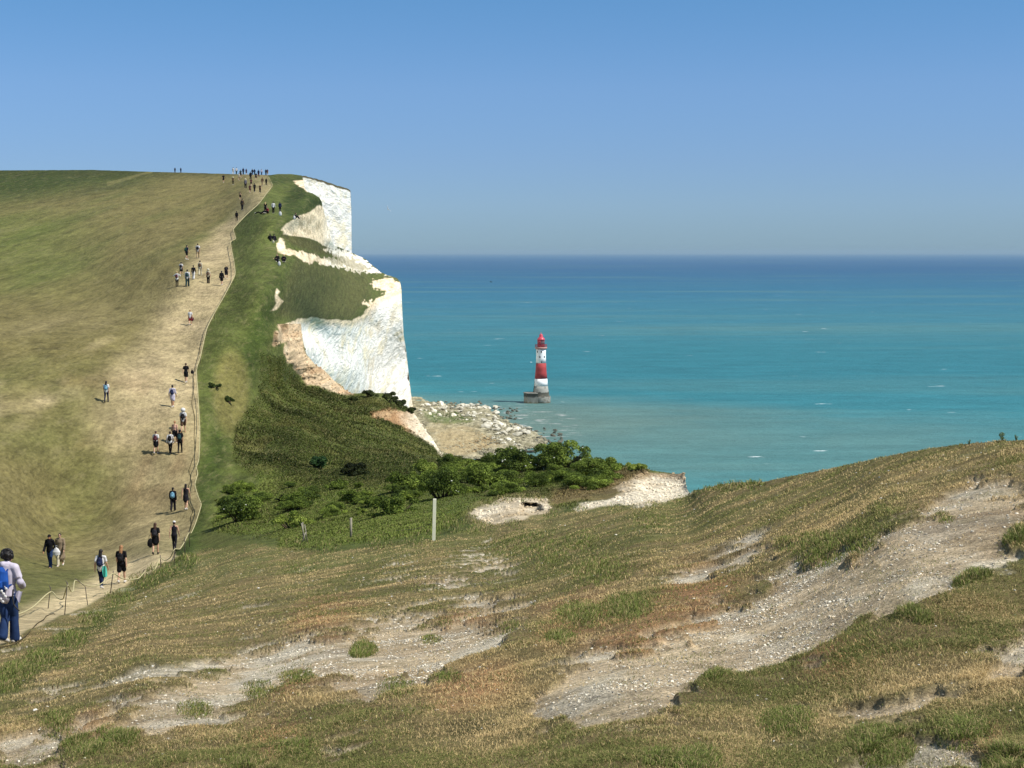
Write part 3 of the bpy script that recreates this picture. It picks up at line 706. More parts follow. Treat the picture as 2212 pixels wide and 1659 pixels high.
def scatter(name, protos, P, S, col, mat):
    """many small pieces in one object"""
    VV = []; FF = []; CC = []; n = 0
    pr = [mesh_np(m) for m in protos]; which = rng.integers(0, len(pr), len(P)); az = rng.uniform(0, 6.28, len(P))
    for q, (v, f) in enumerate(pr):
        idx = np.where(which == q)[0]
        if not len(idx): continue
        ca, sa = np.cos(az[idx])[:, None], np.sin(az[idx])[:, None]
        x = v[None, :, 0]*ca-v[None, :, 1]*sa; y = v[None, :, 0]*sa+v[None, :, 1]*ca; z = v[None, :, 2]+0*ca
        X3 = np.stack([x, y, z], -1)*S[idx][:, None, None]+P[idx][:, None, :]
        VV.append(X3.reshape(-1, 3)); FF.append((f[None]+(np.arange(len(idx))*len(v))[:, None, None]+n).reshape(-1, 3)); CC.append(np.repeat(col[idx], len(v), 0)); n += len(idx)*len(v)
    return link(name, npmesh(name, np.concatenate(VV), np.concatenate(FF), np.concatenate(CC)), mat, smooth=False)
def rock_mat(name, col, yel, sc, wet=None):
    M = Mat(name, .9, .12); p = M.pos(); n = M.noise(sc, 4, p, .6)
    oi = M.n('ShaderNodeObjectInfo'); c = M.mix(M.rng(n, .45, .65, 0, .8), col, yel)
    rn = M.rng(oi.outputs['Random'], 0, 1, .72, 1.12); cc = M.n('ShaderNodeCombineColor')
    for i in range(3): M.l(rn, cc.inputs[i])
    c = M.mix(1, c, cc.outputs[0], 'MULTIPLY')
    if wet:
        sp = M.n('ShaderNodeSeparateXYZ'); M.l(p, sp.inputs[0]); c = M.mix(M.rng(sp.outputs[2], wet[0], wet[1], 1, 0), c, wet[2])
    M.color(c); M.bump(n, .6, .12/sc); return M.m
rocks = [rock_mesh('boulder', 100+i, .75) for i in range(8)]
pebs = [rock_mesh('stone', 300+i, .55, 11) for i in range(8)]

# beach under the cliff
BEACH = [(885,862),(905,866),(940,872),(1000,876),(1050,885),(1075,905),(1100,918),(1140,935),(1165,945),(1180,955),(1150,968),(1110,972),(1080,985),(1020,992),(960,1020),(880,1020)]
gx, gy = np.meshgrid(np.arange(860, 1260, 2.0), np.arange(856, 1040, 1.5)); Pb = WZ(gx, gy, 0.0)
sdb = psd(gx, gy, BEACH); nb = fbm(Pb/np.array([12, 12, 1]), 4, 201); nb2 = fbm(Pb/3, 4, 203)
hz = -1.2+2.0*sm(sdb+nb*16, -12, 10)+.9*np.clip(nb2, -1, 1)+.7*nb+1.2*sm(sdb, 10, 60)
Pb = Pb.copy(); Pb[..., 2] = hz
cb = np.ones(Pb.shape)*A(150, 144, 116); cb = lay(cb, sm(nb2, .0, .3), A(184, 176, 148)); cb = lay(cb, sm(-nb2, .0, .3)*.7, A(118, 112, 84))
cb = lay(cb, soft(gx, gy, [(925,930),(1000,925),(1060,945),(1080,965),(1000,985),(950,985)], 14, nb*22)*.7, A(178, 158, 118))
cb = lay(cb, soft(gx, gy, [(915,895),(985,898),(1020,912),(985,922),(930,915)], 7, nb*14)*.8, A(98, 112, 62))
cb = lay(cb, 1-sm(hz, -.2, .45), A(86, 92, 78))
o = link('beach', npmesh('beach', Pb.reshape(-1, 3), gridfaces(*gx.shape)[:, ::-1], cb.reshape(-1, 3)), M_near); tag(o, kind='structure')
chalkrock = rock_mat('chalk_boulder', (.60, .57, .47), (.40, .36, .26), .35, (.25, .8, (.10, .10, .075)))
darkrock = rock_mat('wet_boulder', (.09, .09, .07), (.13, .12, .09), .4)
def on_beach(X, Y, z=0): return WZ(X, Y, z)
spots = []
zones = [((1060,882,1125,905), 34, (.6, 1.5), 1), ((1085,905,1125,925), 14, (.6, 1.4), 1), ((1130,925,1215,958), 36, (.6, 1.6), 1), ((1090,958,1200,978), 30, (.7, 1.6), 1), ((930,868,1060,874), 22, (.6, 1.3), 1),
         ((915,877,1075,890), 38, (1.3, 3.4), 0), ((1000,890,1075,918), 30, (1.2, 3.0), 0), ((1050,920,1145,945), 42, (1.1, 3.0), 0), ((905,890,1000,905), 22, (1.0, 2.4), 0), ((1060,950,1130,968), 12, (.8, 2.0), 0)]
for (x0, y0, x1, y1), n, (a, b), dk in zones:
    for k in range(n):
        X, Y = random.uniform(x0, x1), random.uniform(y0, y1)
        if not dk and (x1-x0) > 60 and (Y-y0) < (X-x0)*.02: Y += 2
        spots.append((X, Y, a+(b-a)*random.random()**2.2, dk))
named = [(997,881,3.6,0),(1049,884,2.6,0),(955,880,3.0,0),(912,882,2.0,0),(1167,948,2.0,1),(1157,955,1.6,1),(1195,962,1.7,1),(1115,931,2.6,0),(1074,921,3.0,0)]
for k, (X, Y, s, dk) in enumerate(named+spots):
    if len(named)+len(spots) > 295 and k >= 295: break
    o = put('boulder', rocks[k % 8], darkrock if dk else chalkrock, None, False)
    s = s*(1.35 if dk else 1); p = on_beach(X, Y); s = s*(1.05 if not dk else 1); gz = max(0, float(hz[min(hz.shape[0]-1, max(0, int((Y-856)/1.5))), min(hz.shape[1]-1, max(0, int((X-860)/2)))])); o.location = (p[0], p[1], (gz+s*.22) if not dk else s*.1); o.scale = (s*random.uniform(.8, 1.5), s*random.uniform(.7, 1.2), s*random.uniform(.6, 1.0)); o.rotation_euler = (random.uniform(-.4, .4), random.uniform(-.4, .4), random.uniform(0, 6.3))
    if dk: tag(o, 'dark wet boulder lying in the shallow water off the chalk beach', 'boulder', 'dark boulders in the shallows')
    else: tag(o, 'pale chalk boulder fallen on the beach below the white cliff', 'boulder', 'chalk boulders on the beach')
n = 15000; X = rng.uniform(890, 1185, n); Y = rng.uniform(872, 1015, n); ok = (psd(X, Y, BEACH)+8*fbm(np.c_[X, Y, X*0]/14, 3, 9) > -4); X, Y = X[ok], Y[ok]
P = WZ(X, Y, 0.0); P[:, 2] = .4+.8*sm(psd(X, Y, BEACH), 0, 40); S = .25+.9*rng.random(len(X))**3
cc = np.ones((len(X), 3))*A(184, 176, 148); v = rng.random(len(X))[:, None]; cc = cc*(.35+.8*v); g_ = (psd(X, Y, [(915,893),(985,896),(1020,912),(985,924),(930,915)]) > -4)[:, None]; cc = np.where(g_ & (v < .7), A(92, 108, 58)*(.7+.6*v), cc)
orr = (psd(X, Y, [(925,930),(1000,925),(1060,945),(1080,965),(1000,985),(950,985)]) > 0)[:, None]; cc = np.where(orr & (rng.random(len(X)) < .6)[:, None], A(190, 166, 124)*(.4+.8*v), cc)
o = scatter('shingle', rocks, P, S, cc, vcol_mat('shingle', .9)); tag(o, kind='stuff')

# ------------------------------------------------------------------ turf blades
def cells(mask, n):
    """random points on the near ground, weighted"""
    wgt = np.where(keep_n, mask[:-1, :-1], 0).ravel(); cs = np.cumsum(wgt); pick = np.searchsorted(cs, rng.random(n)*cs[-1])
    r, k = np.unravel_index(pick, (P_near.shape[0]-1, P_near.shape[1]-1)); a, b = rng.random(n)[:, None], rng.random(n)[:, None]
    def bl(Q): return (Q[r, k]*(1-a)+Q[r+1, k]*a)*(1-b)+(Q[r, k+1]*(1-a)+Q[r+1, k+1]*a)*b
    return bl(P_near), bl(c_near), bl(np.stack([_gx, _gy, wx], -1))
def blades(name, P, C, h, wd, lean, mat, wind=(.15, .1)):
    n = len(P); az = rng.uniform(0, 2*math.pi, n); ln = lean*rng.uniform(.3, 1.3, n)*h
    fx, fy = np.cos(az)*ln+wind[0]*h, np.sin(az)*ln+wind[1]*h
    ta = rng.uniform(0, math.pi, n); tx, ty = np.cos(ta)*wd*.5, np.sin(ta)*wd*.5*.6
    V = np.empty((n, 5, 3)); b = P-np.array([0, 0, .01])
    V[:, 0] = b+np.stack([-tx, -ty, 0*tx], 1); V[:, 1] = b+np.stack([tx, ty, 0*tx], 1)
    m = P+np.stack([fx*.35, fy*.35, h*.62], 1); V[:, 2] = m+np.stack([-tx, -ty, 0*tx], 1)*.8; V[:, 3] = m+np.stack([tx, ty, 0*tx], 1)*.8
    V[:, 4] = P+np.stack([fx, fy, h*np.maximum(.55, 1-.3*lean)], 1)
    F = np.array([(0, 1, 3), (0, 3, 2), (2, 3, 4)])[None]+(np.arange(n)*5)[:, None, None]
    return link(name, npmesh(name, V.reshape(-1, 3), F.reshape(-1, 3), np.repeat(C, 5, 0)), mat, smooth=False)
def blade_mat():
    M = Mat('grass_blade', .75, .15); M.color(M.attr())
    t = M.n('ShaderNodeBsdfTranslucent'); M.l(M.attr(), t.inputs[0]); m = M.n('ShaderNodeMixShader'); m.inputs[0].default_value = .28
    out = [x for x in M.t.nodes if x.type == 'OUTPUT_MATERIAL'][0]; M.l(M.b.outputs[0], m.inputs[1]); M.l(t.outputs[0], m.inputs[2]); M.l(m.outputs[0], out.inputs[0])
    return M.m
BL = blade_mat()
Dn = P_near[..., 1]
inframe = ((_gx > -70) & (_gx < 2280) & (_gy < 1720)).astype(float)
fgm = sm(_gy-np.interp(_gx, [-100,0,100,190,280,330,400,440,560,620,700,940,1020,1240,1490,1510,2300], [1420,1395,1345,1308,1262,1236,1196,1180,1170,1180,1190,1160,1135,1100,1070,900,900]), 0, 6)
# short turf
dens = fgm*inframe*(1-.95*np.clip(wx*1.2, 0, 1)**.8)*(.22+sm(fbm(P_near/.4, 4, 301, .6), -.15, .3))
P, C, q = cells(dens, 400000); d = P[:, 1]
tone = rng.random(len(P))[:, None]; C2 = C*(.7+1.7*tone**1.3)
pz = fbm(P/1.1, 3, 321); st = (rng.random(len(P)) < np.clip(.28+pz*1.3, .05, .85))[:, None]; C2 = np.where(st, A(232, 204, 148)*(.5+.9*tone), C2)
gr = (rng.random(len(P)) < np.clip(.48-pz*1.3, .05, .9))[:, None]; C2 = np.where(gr & ~st, A(130, 134, 74)*(.4+1.1*tone), C2)
clump = sm(fbm(P/.35, 2, 305), -.1, .5)
o = blades('turf_grass', P, C2, (.007+.012*clump+.012*rng.random(len(P)))*(1+d/80), np.maximum(.0032, d*.0004), 2.2, BL); tag(o, kind='stuff')
# longer tussocks: (X, Y, radius, height)
TUS = [(785,1392,34,.13),(775,1400,26,.13),(1210,1380,40,.10),(1250,1325,70,.10),(1350,1310,70,.10),(1100,1350,30,.07),(930,1370,30,.07),(1540,1465,26,.10),(1960,1325,36,.12),(1990,1340,30,.10),(2110,1235,40,.12),(2080,1250,30,.12),
       (2195,1160,34,.16),(1760,1180,80,.09),(1700,1175,40,.10),(1850,1165,50,.09),(1290,1230,90,.09),(1180,1200,70,.10),(1160,1170,70,.12),(1090,1180,60,.12),(640,1225,50,.10),(980,1135,40,.25),(900,1165,50,.14),(560,1480,50,.07),(640,1455,50,.07),
       (310,1255,40,.32),(350,1235,40,.34),(400,1215,30,.45),(260,1290,40,.26),(200,1335,40,.22),(150,1380,45,.2),(90,1420,45,.18),(40,1450,50,.16),(10,1480,40,.14),
       (250,1590,60,.10),(180,1610,60,.11),(120,1560,50,.08),(1500,1650,70,.08),(1700,1560,80,.07),(1900,1600,90,.08),(2080,1580,70,.07),(860,1480,60,.06),(960,1462,50,.06),(520,1650,60,.07),(640,1620,60,.06),(2170,1640,60,.1),(420,1520,50,.06),(1420,1640,50,.07),
       (1560,1052,26,.24),(1590,1050,24,.24),(1620,1050,22,.24),(1520,1056,22,.25),(1640,1048,15,.2),(1508,1062,12,.22),(1495,1068,12,.22),(2040,1110,30,.05),(1900,1100,40,.05),(1250,1170,60,.12),(1400,1120,60,.1),(700,1180,40,.2),(820,1170,40,.2),(640,1172,30,.25),(1030,1140,40,.2),(1060,1086,22,.3),(1090,1078,22,.3),(1130,1076,22,.28),(1165,1078,18,.25),(1400,1018,18,.2),(1430,1021,14,.12),(1250,1104,24,.2),(1330,1098,24,.16),(1410,1092,24,.14),(1470,1078,22,.16),(1190,1112,22,.2),(1110,1134,26,.2),(1010,1122,26,.25),(405,1212,30,.5)]
tm = np.zeros(_gx.shape); th = np.zeros(_gx.shape)
for (X, Y, r, h) in TUS:
    e = np.hypot(_gx-X, (_gy-Y)*2.0); m = np.clip(1-e/r, 0, 1)**.8*h; m[Dn > 95] = 0; th = np.maximum(th, m)
tm = (th > .012)*np.clip(th*14, 0, 1)*inframe*np.clip(12/Dn, .25, 1.4)
P, C, q = cells(tm*keepf, 70000); d = P[:, 1]; X, Y = q[:, 0], q[:, 1]; hh = np.zeros(len(P))
for (tx_, ty_, r, h) in TUS: hh = np.maximum(hh, np.clip(1-np.hypot(X-tx_, (Y-ty_)*2)/r, 0, 1)**.45*h)
v = rng.random(len(P))[:, None]; C2 = A(128, 140, 70)*(.45+.95*v); C2 = np.where(rng.random(len(P))[:, None] < .22, A(210, 188, 134)*(.6+.5*v), C2)
o = blades('tussock_grass', P, C2, np.maximum(.02, hh)*rng.uniform(.4, .95, len(P)), np.maximum(.0035, d*.0004), 1.1, BL, (.25, .1)); tag(o, kind='stuff')
# rough grass and scrub on the slope towards the edge
hm = soft(_gx, _gy, [(560,760),(612,780),(650,835),(760,852),(870,872),(915,930),(960,985),(1280,995),(1395,1015),(1240,1095),(1010,1105),(950,1150),(700,1180),(600,1185),(600,1165),(455,1145),(470,1080),(560,1050),(500,1000),(505,930),(560,850)], 6, 8*fbm(P_near/8, 3, 3))
hm = hm*(1-np.maximum(soft(_gx, _gy, CH_N[0], 2, 0), soft(_gx, _gy, BROWN_N[0], 2, 0)))*(1-np.maximum(soft(_gx, _gy, CH_N[1], 2, 0), soft(_gx, _gy, CH_N[2], 2, 0)))
P, C, q = cells(hm*(.4+sm(fbm(P_near/4, 3, 311), -.2, .3)), 150000); d = P[:, 1]; v = rng.random(len(P))[:, None]
cl = sm(fbm(P/3.5, 3, 315), -.05, .3); X, Y = q[:, 0], q[:, 1]; lower = sm(Y-.1*(X-600), 990, 1080)
C2 = C*(.5+1.5*v)*(.75+.5*sm(fbm(P/7, 3, 317), -.25, .3))[:, None]; C2 = C2*(1-lower[:, None]*.6)+A(132, 142, 70)*(.5+.85*v)*lower[:, None]*.6; C2 = np.where((rng.random(len(P)) < .12)[:, None], A(150, 142, 92)*(.6+.5*v), C2)
o = blades('rough_grass', P, C2, (.04+.15*cl+.08*rng.random(len(P)))*np.clip(d/110, .6, 1.4)*.9, d*.0007, 1.1, BL, (.3, .1)); tag(o, kind='stuff')

# ------------------------------------------------------------------ bushes
LEAF = vcol_mat('bush_leaf', .6, .3); LEAF = blade_mat()
def leaf_cloud(name, lobes, n, size, tones, parent, base):
    """lobes: (x, y, z, r) in metres round the bush's base"""
    L = np.array(lobes, float); wgt = L[:, 3]**2; pick = rng.choice(len(L), n, p=wgt/wgt.sum())
    u = rng.normal(size=(n, 3)); u /= np.linalg.norm(u, axis=1)[:, None]; u[:, 2] = np.where(u[:, 2] < -.25, -u[:, 2], u[:, 2])
    rr = 1-rng.random(n)**2*.45+.12*noise(u*3+L[pick, :3], 4); c = L[pick, :3]+u*(L[pick, 3]*rr)[:, None]*np.array([1, 1, .85])
    a = rng.normal(size=(n, 3)); a /= np.linalg.norm(a, axis=1)[:, None]; b = np.cross(a, u+.4*rng.normal(size=(n, 3))); b /= np.linalg.norm(b, axis=1)[:, None]
    s = size*rng.uniform(.6, 1.4, n)[:, None]
    V = np.stack([c-a*s, c-b*s*.5, c+a*s, c+b*s*.5], 1)
    F = (np.array([(0, 1, 2, 3)])[None]+(np.arange(n)*4)[:, None, None]).reshape(-1, 4)
    cl = noise(c/.45, 8)+noise(c/1.1, 9); t = np.clip(.5+.45*cl+.25*rng.normal(size=n), 0, 1)[:, None]
    C = (tones[0]*(1-t)+tones[1]*t)*1.05
    return link(name, npmesh(name, V.reshape(-1, 3), F, np.repeat(C, 4, 0)), LEAF, parent, smooth=False)
def bush(X, Y, wpx, hpx, label, tones, n=2600, flowers=0, nm='bush'):
    wpx *= 1.25; hpx *= 1.25; n = int(n*1.6); p = gpos(X, Y); k = p.y/FD; wd, ht = wpx*k, hpx*k; t = empty(nm, p); tag(t, label, 'bush')
    lobes = []; rr = random.Random(int(X*7+Y))
    for i in range(max(6, int(wpx/8))):
        f = rr.uniform(-1, 1); r = ht*rr.uniform(.28, .5)*(1-.35*abs(f)); lobes.append((f*wd*.42, rr.uniform(-.3, .3)*wd, ht*rr.uniform(.25, .95)*(1-.4*f*f)-r*.4, r))
    lobes.append((0, 0, ht*.35, ht*.5)); leaf_cloud('foliage', lobes, n, max(.05, k*2.3), tones, t, p)
    st = Part()
    for (x, y, z, r) in lobes: st.tube([(x*.2, y*.2, -.3), (x*.7, y*.7, z*.5), (x, y, z+r*.3)], [.05, .035, .015], 5)
    put('stem', st.mesh('stem'), plain((.07, .05, .03), .9), t)
    if flowers:
        fl = Part()
        for i in range(flowers):
            x, y, z, r = rr.choice(lobes); a = rr.uniform(-2.4, -.7); fl.ball((x+r*math.cos(a), y+r*math.sin(a)*.9, z+r*rr.uniform(.2, .8)), (.05, .05, .03), 6)
        put('blossom', fl.mesh('blossom'), plain((.5, .5, .42), .8), t)
    return t
G1 = (A(74, 92, 34), A(166, 186, 80)); G2 = (A(56, 74, 28), A(140, 160, 66)); G3 = (A(30, 38, 18), A(70, 80, 40)); G4 = (A(104, 124, 46), A(186, 200, 96))
bush(1213, 1008, 108, 46, 'largest bright green bush on the skyline left of the chalk outcrop', G1, 6000, 6)
bush(1125, 1022, 110, 44, 'green bush with white blossom between the rounded skyline bush and the dark one', G2, 5000, 12)
bush(1055, 1012, 70, 26, 'low yellow-green bush under the beach, along the cliff edge', G4, 3000)
bush(958, 1075, 78, 55, 'dark green bush just behind the tall white post', G2, 4500, 5)
bush(1040, 1058, 90, 45, 'wide bush right of the white post and below the flowering one', G1, 4500)
bush(880, 1062, 80, 36, 'loose green bush left of the white post, in the middle of the scrub', G1, 3500)
bush(920, 1022, 70, 26, 'small yellow-green bush above the white post', G4, 2600)
bush(522, 1128, 78, 48, 'round green bush standing alone beside the roped path', G2, 4500, 4)
bush(775, 1024, 66, 26, 'near-black low bush on the dark slope', G3, 2600)
bush(723, 1058, 46, 18, 'small dark bush below left of the near-black one', G2, 1500)
bush(690, 1005, 36, 22, 'upright blue-green bush in the middle of the dark slope', (A(44, 74, 40), A(88, 124, 66)), 1500)
bush(850, 1108, 90, 36, 'shadowy bush at the foot of the scrub, left of the white post', G2, 3500)
bush(640, 1140, 90, 28, 'low bright scrub bush above the bundle of stakes', G4, 3000)
bush(1300, 1024, 90, 26, 'flat green bush on the ridge towards the chalk outcrop', G1, 3500)
bush(1370, 1020, 50, 16, 'small tuft of yellow-green bush at the top of the chalk outcrop', G4, 1600)
for (X, Y, w_, h_, lb) in [(800,858,34,12,'dark shrub on the hump skyline, left one under the white cliff'),(836,866,34,16,'dark shrub on the hump skyline, tallest under the white cliff'),(862,880,34,14,'dark shrub on the hump skyline beside the red soil scar'),(886,892,26,10,'small dark shrub at the right end of the hump skyline'),
                           (760,862,40,8,'flat dark shrub at the left end of the hump skyline')]:
    bush(X, Y, w_, h_, lb, (A(50, 58, 30), A(98, 108, 58)), 1500)
for (X, Y, w_, h_, lb) in [(460,838,36,7,'dark low gorse patch beside the rope on the green strip'),(490,870,24,8,'dark gorse patch below the first one on the green strip')]:
    bush(X, Y, w_, h_, lb, (A(56, 70, 32), A(96, 112, 56)), 1500)
# low scrub that fills the hollow: copies of four bushes
src = [o for o in bpy.data.objects if o.name.split('.')[0] == 'bush'][:9]
rb = random.Random(11); lowz = [(470,1090,1110,52,'low scrub bush in the green hollow left of the white post'), (960,1000,1290,40,'bush of the leafy band along the skyline above the chalk hole')]
for (xa, _y, xb, cnt, lb) in lowz:
    for k in range(cnt):
        X = rb.uniform(xa, xb)
        if cnt == 52: Y = rb.uniform(1035+.02*(1100-X), 1120 if X < 900 else 1085); f = rb.uniform(.28, .62)
        else: Y = np.interp(X, [960, 1200, 1400], [992, 998, 1012])+rb.uniform(6, 58)*(1 if X < 1290 else .2); f = rb.uniform(.4, .85)
        if max(psd(np.array(X), np.array(Y), CH_N[1]), psd(np.array(X), np.array(Y), CH_N[2])) > -12 or (X > 930 and Y > 1075): continue
        q = src[rb.randrange(len(src))]; p = gpos(X, Y); b = q.copy(); COL.objects.link(b); b.location = p; b.rotation_euler = (0, 0, rb.uniform(0, 6.3)); f *= p.y/95; b.scale = (f*rb.uniform(.9, 1.3), f*rb.uniform(.9, 1.3), f*rb.uniform(.65, 1))
        b['label'] = lb; b['group'] = 'scrub bushes of the hollow' if cnt == 52 else 'bushes of the skyline band'
        for ch in q.children:
            if ch.name.startswith('blossom'): continue
            c_ = ch.copy(); COL.objects.link(c_); c_.parent = b
# leafy plants on the right-hand skyline
def weed(X, Y, hpx, label, n=60, tone=(A(70, 92, 60), A(130, 146, 96))):
    p = gpos(X, Y); k = p.y/FD; h = hpx*k; t = empty('wild_plant', p-Vector((0, 0, .01))); tag(t, label, 'plant')
    s = Part(); ends = []
    for i in range(5):
        a = random.uniform(0, 6.28); e = (math.cos(a)*h*.22, math.sin(a)*h*.22, h*random.uniform(.7, 1)); s.tube([(0, 0, 0), (e[0]*.4, e[1]*.4, e[2]*.5), e], [.003, .002, .0015], 5); ends.append(e)
    put('stem', s.mesh('stem'), plain(A(96, 110, 60), .8), t)
    lobes = [(e[0]*f, e[1]*f, e[2]*f, h*.14) for e in ends for f in (.5, .8, 1)]
    leaf_cloud('leaf_cluster', lobes, n*5, h*.06, tone, t, p)
weed(2165, 954, 22, 'fluffy grey-green plant on the skyline near the right edge')
weed(2196, 952, 14, 'shorter leafy plant on the skyline right of the fluffy one')
weed(2093, 960, 12, 'lone dark weed on the skyline, left of the fluffy plant')
weed(974, 970, 14, 'pale tall weed on the slope above the beach, left of the rubble', 40, (A(130, 130, 100), A(170, 168, 130))) if False else None

# ------------------------------------------------------------------ loose chalk near by
stone_m = rock_mat('chalk_stone', (.72, .70, .64), (.58, .53, .44), 9)
SN = [(1155,1299,9),(1147,1300,7),(1221,1298,6),(1228,1300,5),(1007,1494,7),(1069,1401,8),(1052,1443,6),(1054,1408,5),(76,1534,12),(103,1528,7),(128,1570,6),(1278,1530,5),(1480,1403,8),(1745,1393,5),(1823,1297,6),(1834,1296,5),(1737,1396,5),
      (2010,1140,7),(2022,1352,8),(1987,1525,7),(2180,1533,14),(2100,1550,7),(1637,1500,9),(1690,1470,6),(1790,1478,6),(1500,1590,6),(1215,1212,4),(1560,1235,7),(1577,1232,5),(1585,1228,4),(1790,1165,4),(1850,1020,5),(1865,1030,6),(1880,1022,5),(1900,1034,7),(1920,1020,5),(1940,1045,8),(1915,1048,5),
      (1990,1020,6),(2030,1012,5),(2090,990,6),(2120,978,5),(2150,975,6),(1730,1100,6),(1760,1110,4),(1620,1090,5),(1680,1070,4),(1560,1110,6),(1530,1128,4),(1700,1230,6),(560,1350,5),(470,1365,5),(430,1290,4),(620,1318,5),(662,1308,6),(700,1285,4),(350,1330,4),(520,1240,4),(800,1480,6),(830,1450,7)]
rr = random.Random(5)
while len(SN) < 240:
    X, Y = rr.uniform(0, 2212), rr.uniform(960, 1650)
    if Y < np.interp(X, [0,440,620,940,1240,1500,1640,2212], [1420,1230,1200,1185,1115,1075,1060,975]): continue
    SN.append((X, Y, 3+5*rr.random()**2.2))
for k, (X, Y, s) in enumerate(SN):
    p = gpos(X, Y); r = s*.5*p.y/FD; o = put('chalk_stone', pebs[k % 8], stone_m, None, False); o.location = p+Vector((0, 0, r*.15)); o.scale = (r*rr.uniform(.9, 1.5), r*rr.uniform(.8, 1.2), r*rr.uniform(.8, 1.2)); o.rotation_euler = (rr.uniform(-.4, .4), rr.uniform(-.4, .4), rr.uniform(0, 6.3))
    tag(o, 'loose white chalk stone lying on the grassy foreground slope', 'stone', 'loose chalk stones on the near slope')
P, C, q = cells(fgm*inframe*(np.clip(wx, 0, 1)**1.5+.01)*(.2+sm(fbm(P_near/.6, 3, 401), 0, .35)), 20000)
S = (.0035+.012*rng.random(len(P))**5)*np.clip(P[:, 1]/9, .8, 3.2); v = rng.random(len(P))[:, None]; cc = A(246, 236, 214)*(.3+.95*v); P[:, 2] += S*.1
o = scatter('chalk_gravel', pebs, P, S, cc, vcol_mat('gravel', .9)); tag(o, kind='stuff')

cm = np.maximum(soft(_gx, _gy, CH_N[1], 3, 0), soft(_gx, _gy, CH_N[2], 3, 0)); cm2 = np.maximum(soft(_gx, _gy, CH_N[0], 3, 0), soft(_gx, _gy, BROWN_N[0], 3, 0))
P, C, q = cells((cm*1.0+cm2*.35)*(.2+sm(fbm(P_near/1.2, 3, 431), -.1, .3)), 2600); S = (.02+.10*rng.random(len(P))**3)*np.clip(P[:, 1]/60, .7, 2.2); v = rng.random(len(P))[:, None]
o = scatter('chalk_rubble', rocks, P, S, np.clip(C*(.75+.55*v), 0, .9), vcol_mat('rubble', .9)); tag(o, kind='stuff')
# ------------------------------------------------------------------ posts and ropes
wood = plain((.20, .16, .11), .85, .15, .25, 6); ropem = plain(A(206, 196, 150), .9, .1, .15, 20); oldrope = plain(A(92, 82, 56), .9, .1, .2, 20); iron = plain((.07, .055, .04), .6, .4, .2, 12)
fence = empty('rope_fence', gpos(139, 1327)); tag(fence, 'pale rope strung on thin metal pins along the valley path and up the hill', 'rope fence')
inv = Matrix.Translation(-fence.location)
def local(p): return [tuple(inv @ Vector(q)) for q in p]
pts = []; rad = []
posts = [((110,1272),(103,1314),0),((146,1262),(139,1327),0),((162,1253),(190,1306),1),((245,1237),(238,1281),0),((312,1234),(302,1252),0),((346,1203),(348,1227),0),((377,1185),(376,1222),0),((399,1164),(399,1202),0),((408,1150),(410,1180),0)]
def pdep(X, Y): return float(dN(X, Y)) if Y > 700 else float(dM(X, Y))
for (X, Y) in ROPE:
    if Y > 1145:
        fx = [p[0][0] for p in posts]; fd = [pdep(p[1][0], p[1][1]) for p in posts]
        d = float(np.interp(X, [-40]+fx, [27]+fd))
    else:
        d0 = pdep(X, Y); d = pdep(X, Y+.55*FD/d0) if Y > 400 else d0
    pts.append(W(X, Y, d)); rad.append(float(np.interp(d, [25, 60, 120, 400], [.013, .02, .028, .05])))
pts = np.array(pts); t = np.arange(len(pts)); tt = np.linspace(0, len(pts)-1, len(pts)*5)
def cr(P, u):
    i = np.clip(np.floor(u).astype(int), 0, len(P)-2); f = (u-i)[:, None]; g = lambda j: P[np.clip(j, 0, len(P)-1)]
    a, b, c_, e = g(i-1), g(i), g(i+1), g(i+2); return b+.35*f*(c_-a)*(1-f)**2*1.0+(c_-b)*(3*f*f-2*f**3)+.35*(f-1)*f*f*(e-b)
sp_ = cr(pts, tt); rd_ = np.interp(tt, t, rad)
put('rope', Part().tube(np.array(local(sp_)), rd_, 6).mesh('rope'), ropem, fence)
for (a, b, bent) in posts:
    d = pdep(*b); g0 = W(b[0], b[1], d); g1 = W(a[0], a[1]-4, d); mid = (g0+g1)/2+(np.array([.12, 0, .15]) if bent else 0)
    P_ = Part().tube(np.array(local([g0-np.array([0, 0, .1]), mid, g1])), .012 if d < 50 else .018, 6)
    if b[0] in (103, 139): P_.tube(np.array(local([W(a[0], a[1]+2, d), W(a[0]-4, a[1]-8, d)])), .01, 5)
    put('post', P_.mesh('post'), iron, fence)
for (X, Y) in ROPE:
    if Y <= 1097 and (X, Y) in [(434,1087),(421,1047),(424,1009),(429.5,991),(431.5,931),(427.5,852),(424.5,798),(433,770),(446.5,711),(463,676),(482,643),(498,613),(508,591),(504,558),(498,524),(509,515),(504,496),(515,482),(536.5,460),(558,441),(575,419),(587,403)]:
        d0 = pdep(X, Y); gp = W(X, Y, pdep(X, Y+.55*FD/d0)); put('post', Part().tube(np.array(local([gp-np.array([0, 0, .6]), gp+np.array([0, 0, .08])])), .018, 5).mesh('post'), iron, fence)
old = [(441,733),(431,753),(430.5,779),(417.6,812),(419.5,832),(414.6,872),(420.5,901.7),(419.6,947),(422.5,971),(410.6,1011),(408.4,1016),(412,1029),(411.4,1042),(407.5,1053),(407.5,1083.5),(411.5,1095),(417.4,1106),(412,1118),(413.5,1128.5),(410,1148),(402,1160),(396,1170)]
op = [np.array(gpos(X, Y))+np.array([0, 0, .05]) for X, Y in old]; op = cr(np.array(op), np.linspace(0, len(op)-1, len(op)*4))
e = empty('rope', op[0]); tag(e, 'old brown rope lying slack on the ground left of the pale rope', 'rope'); put('rope_strand', Part().tube(op-op[0], .017, 6).mesh('rope_strand'), oldrope, e)
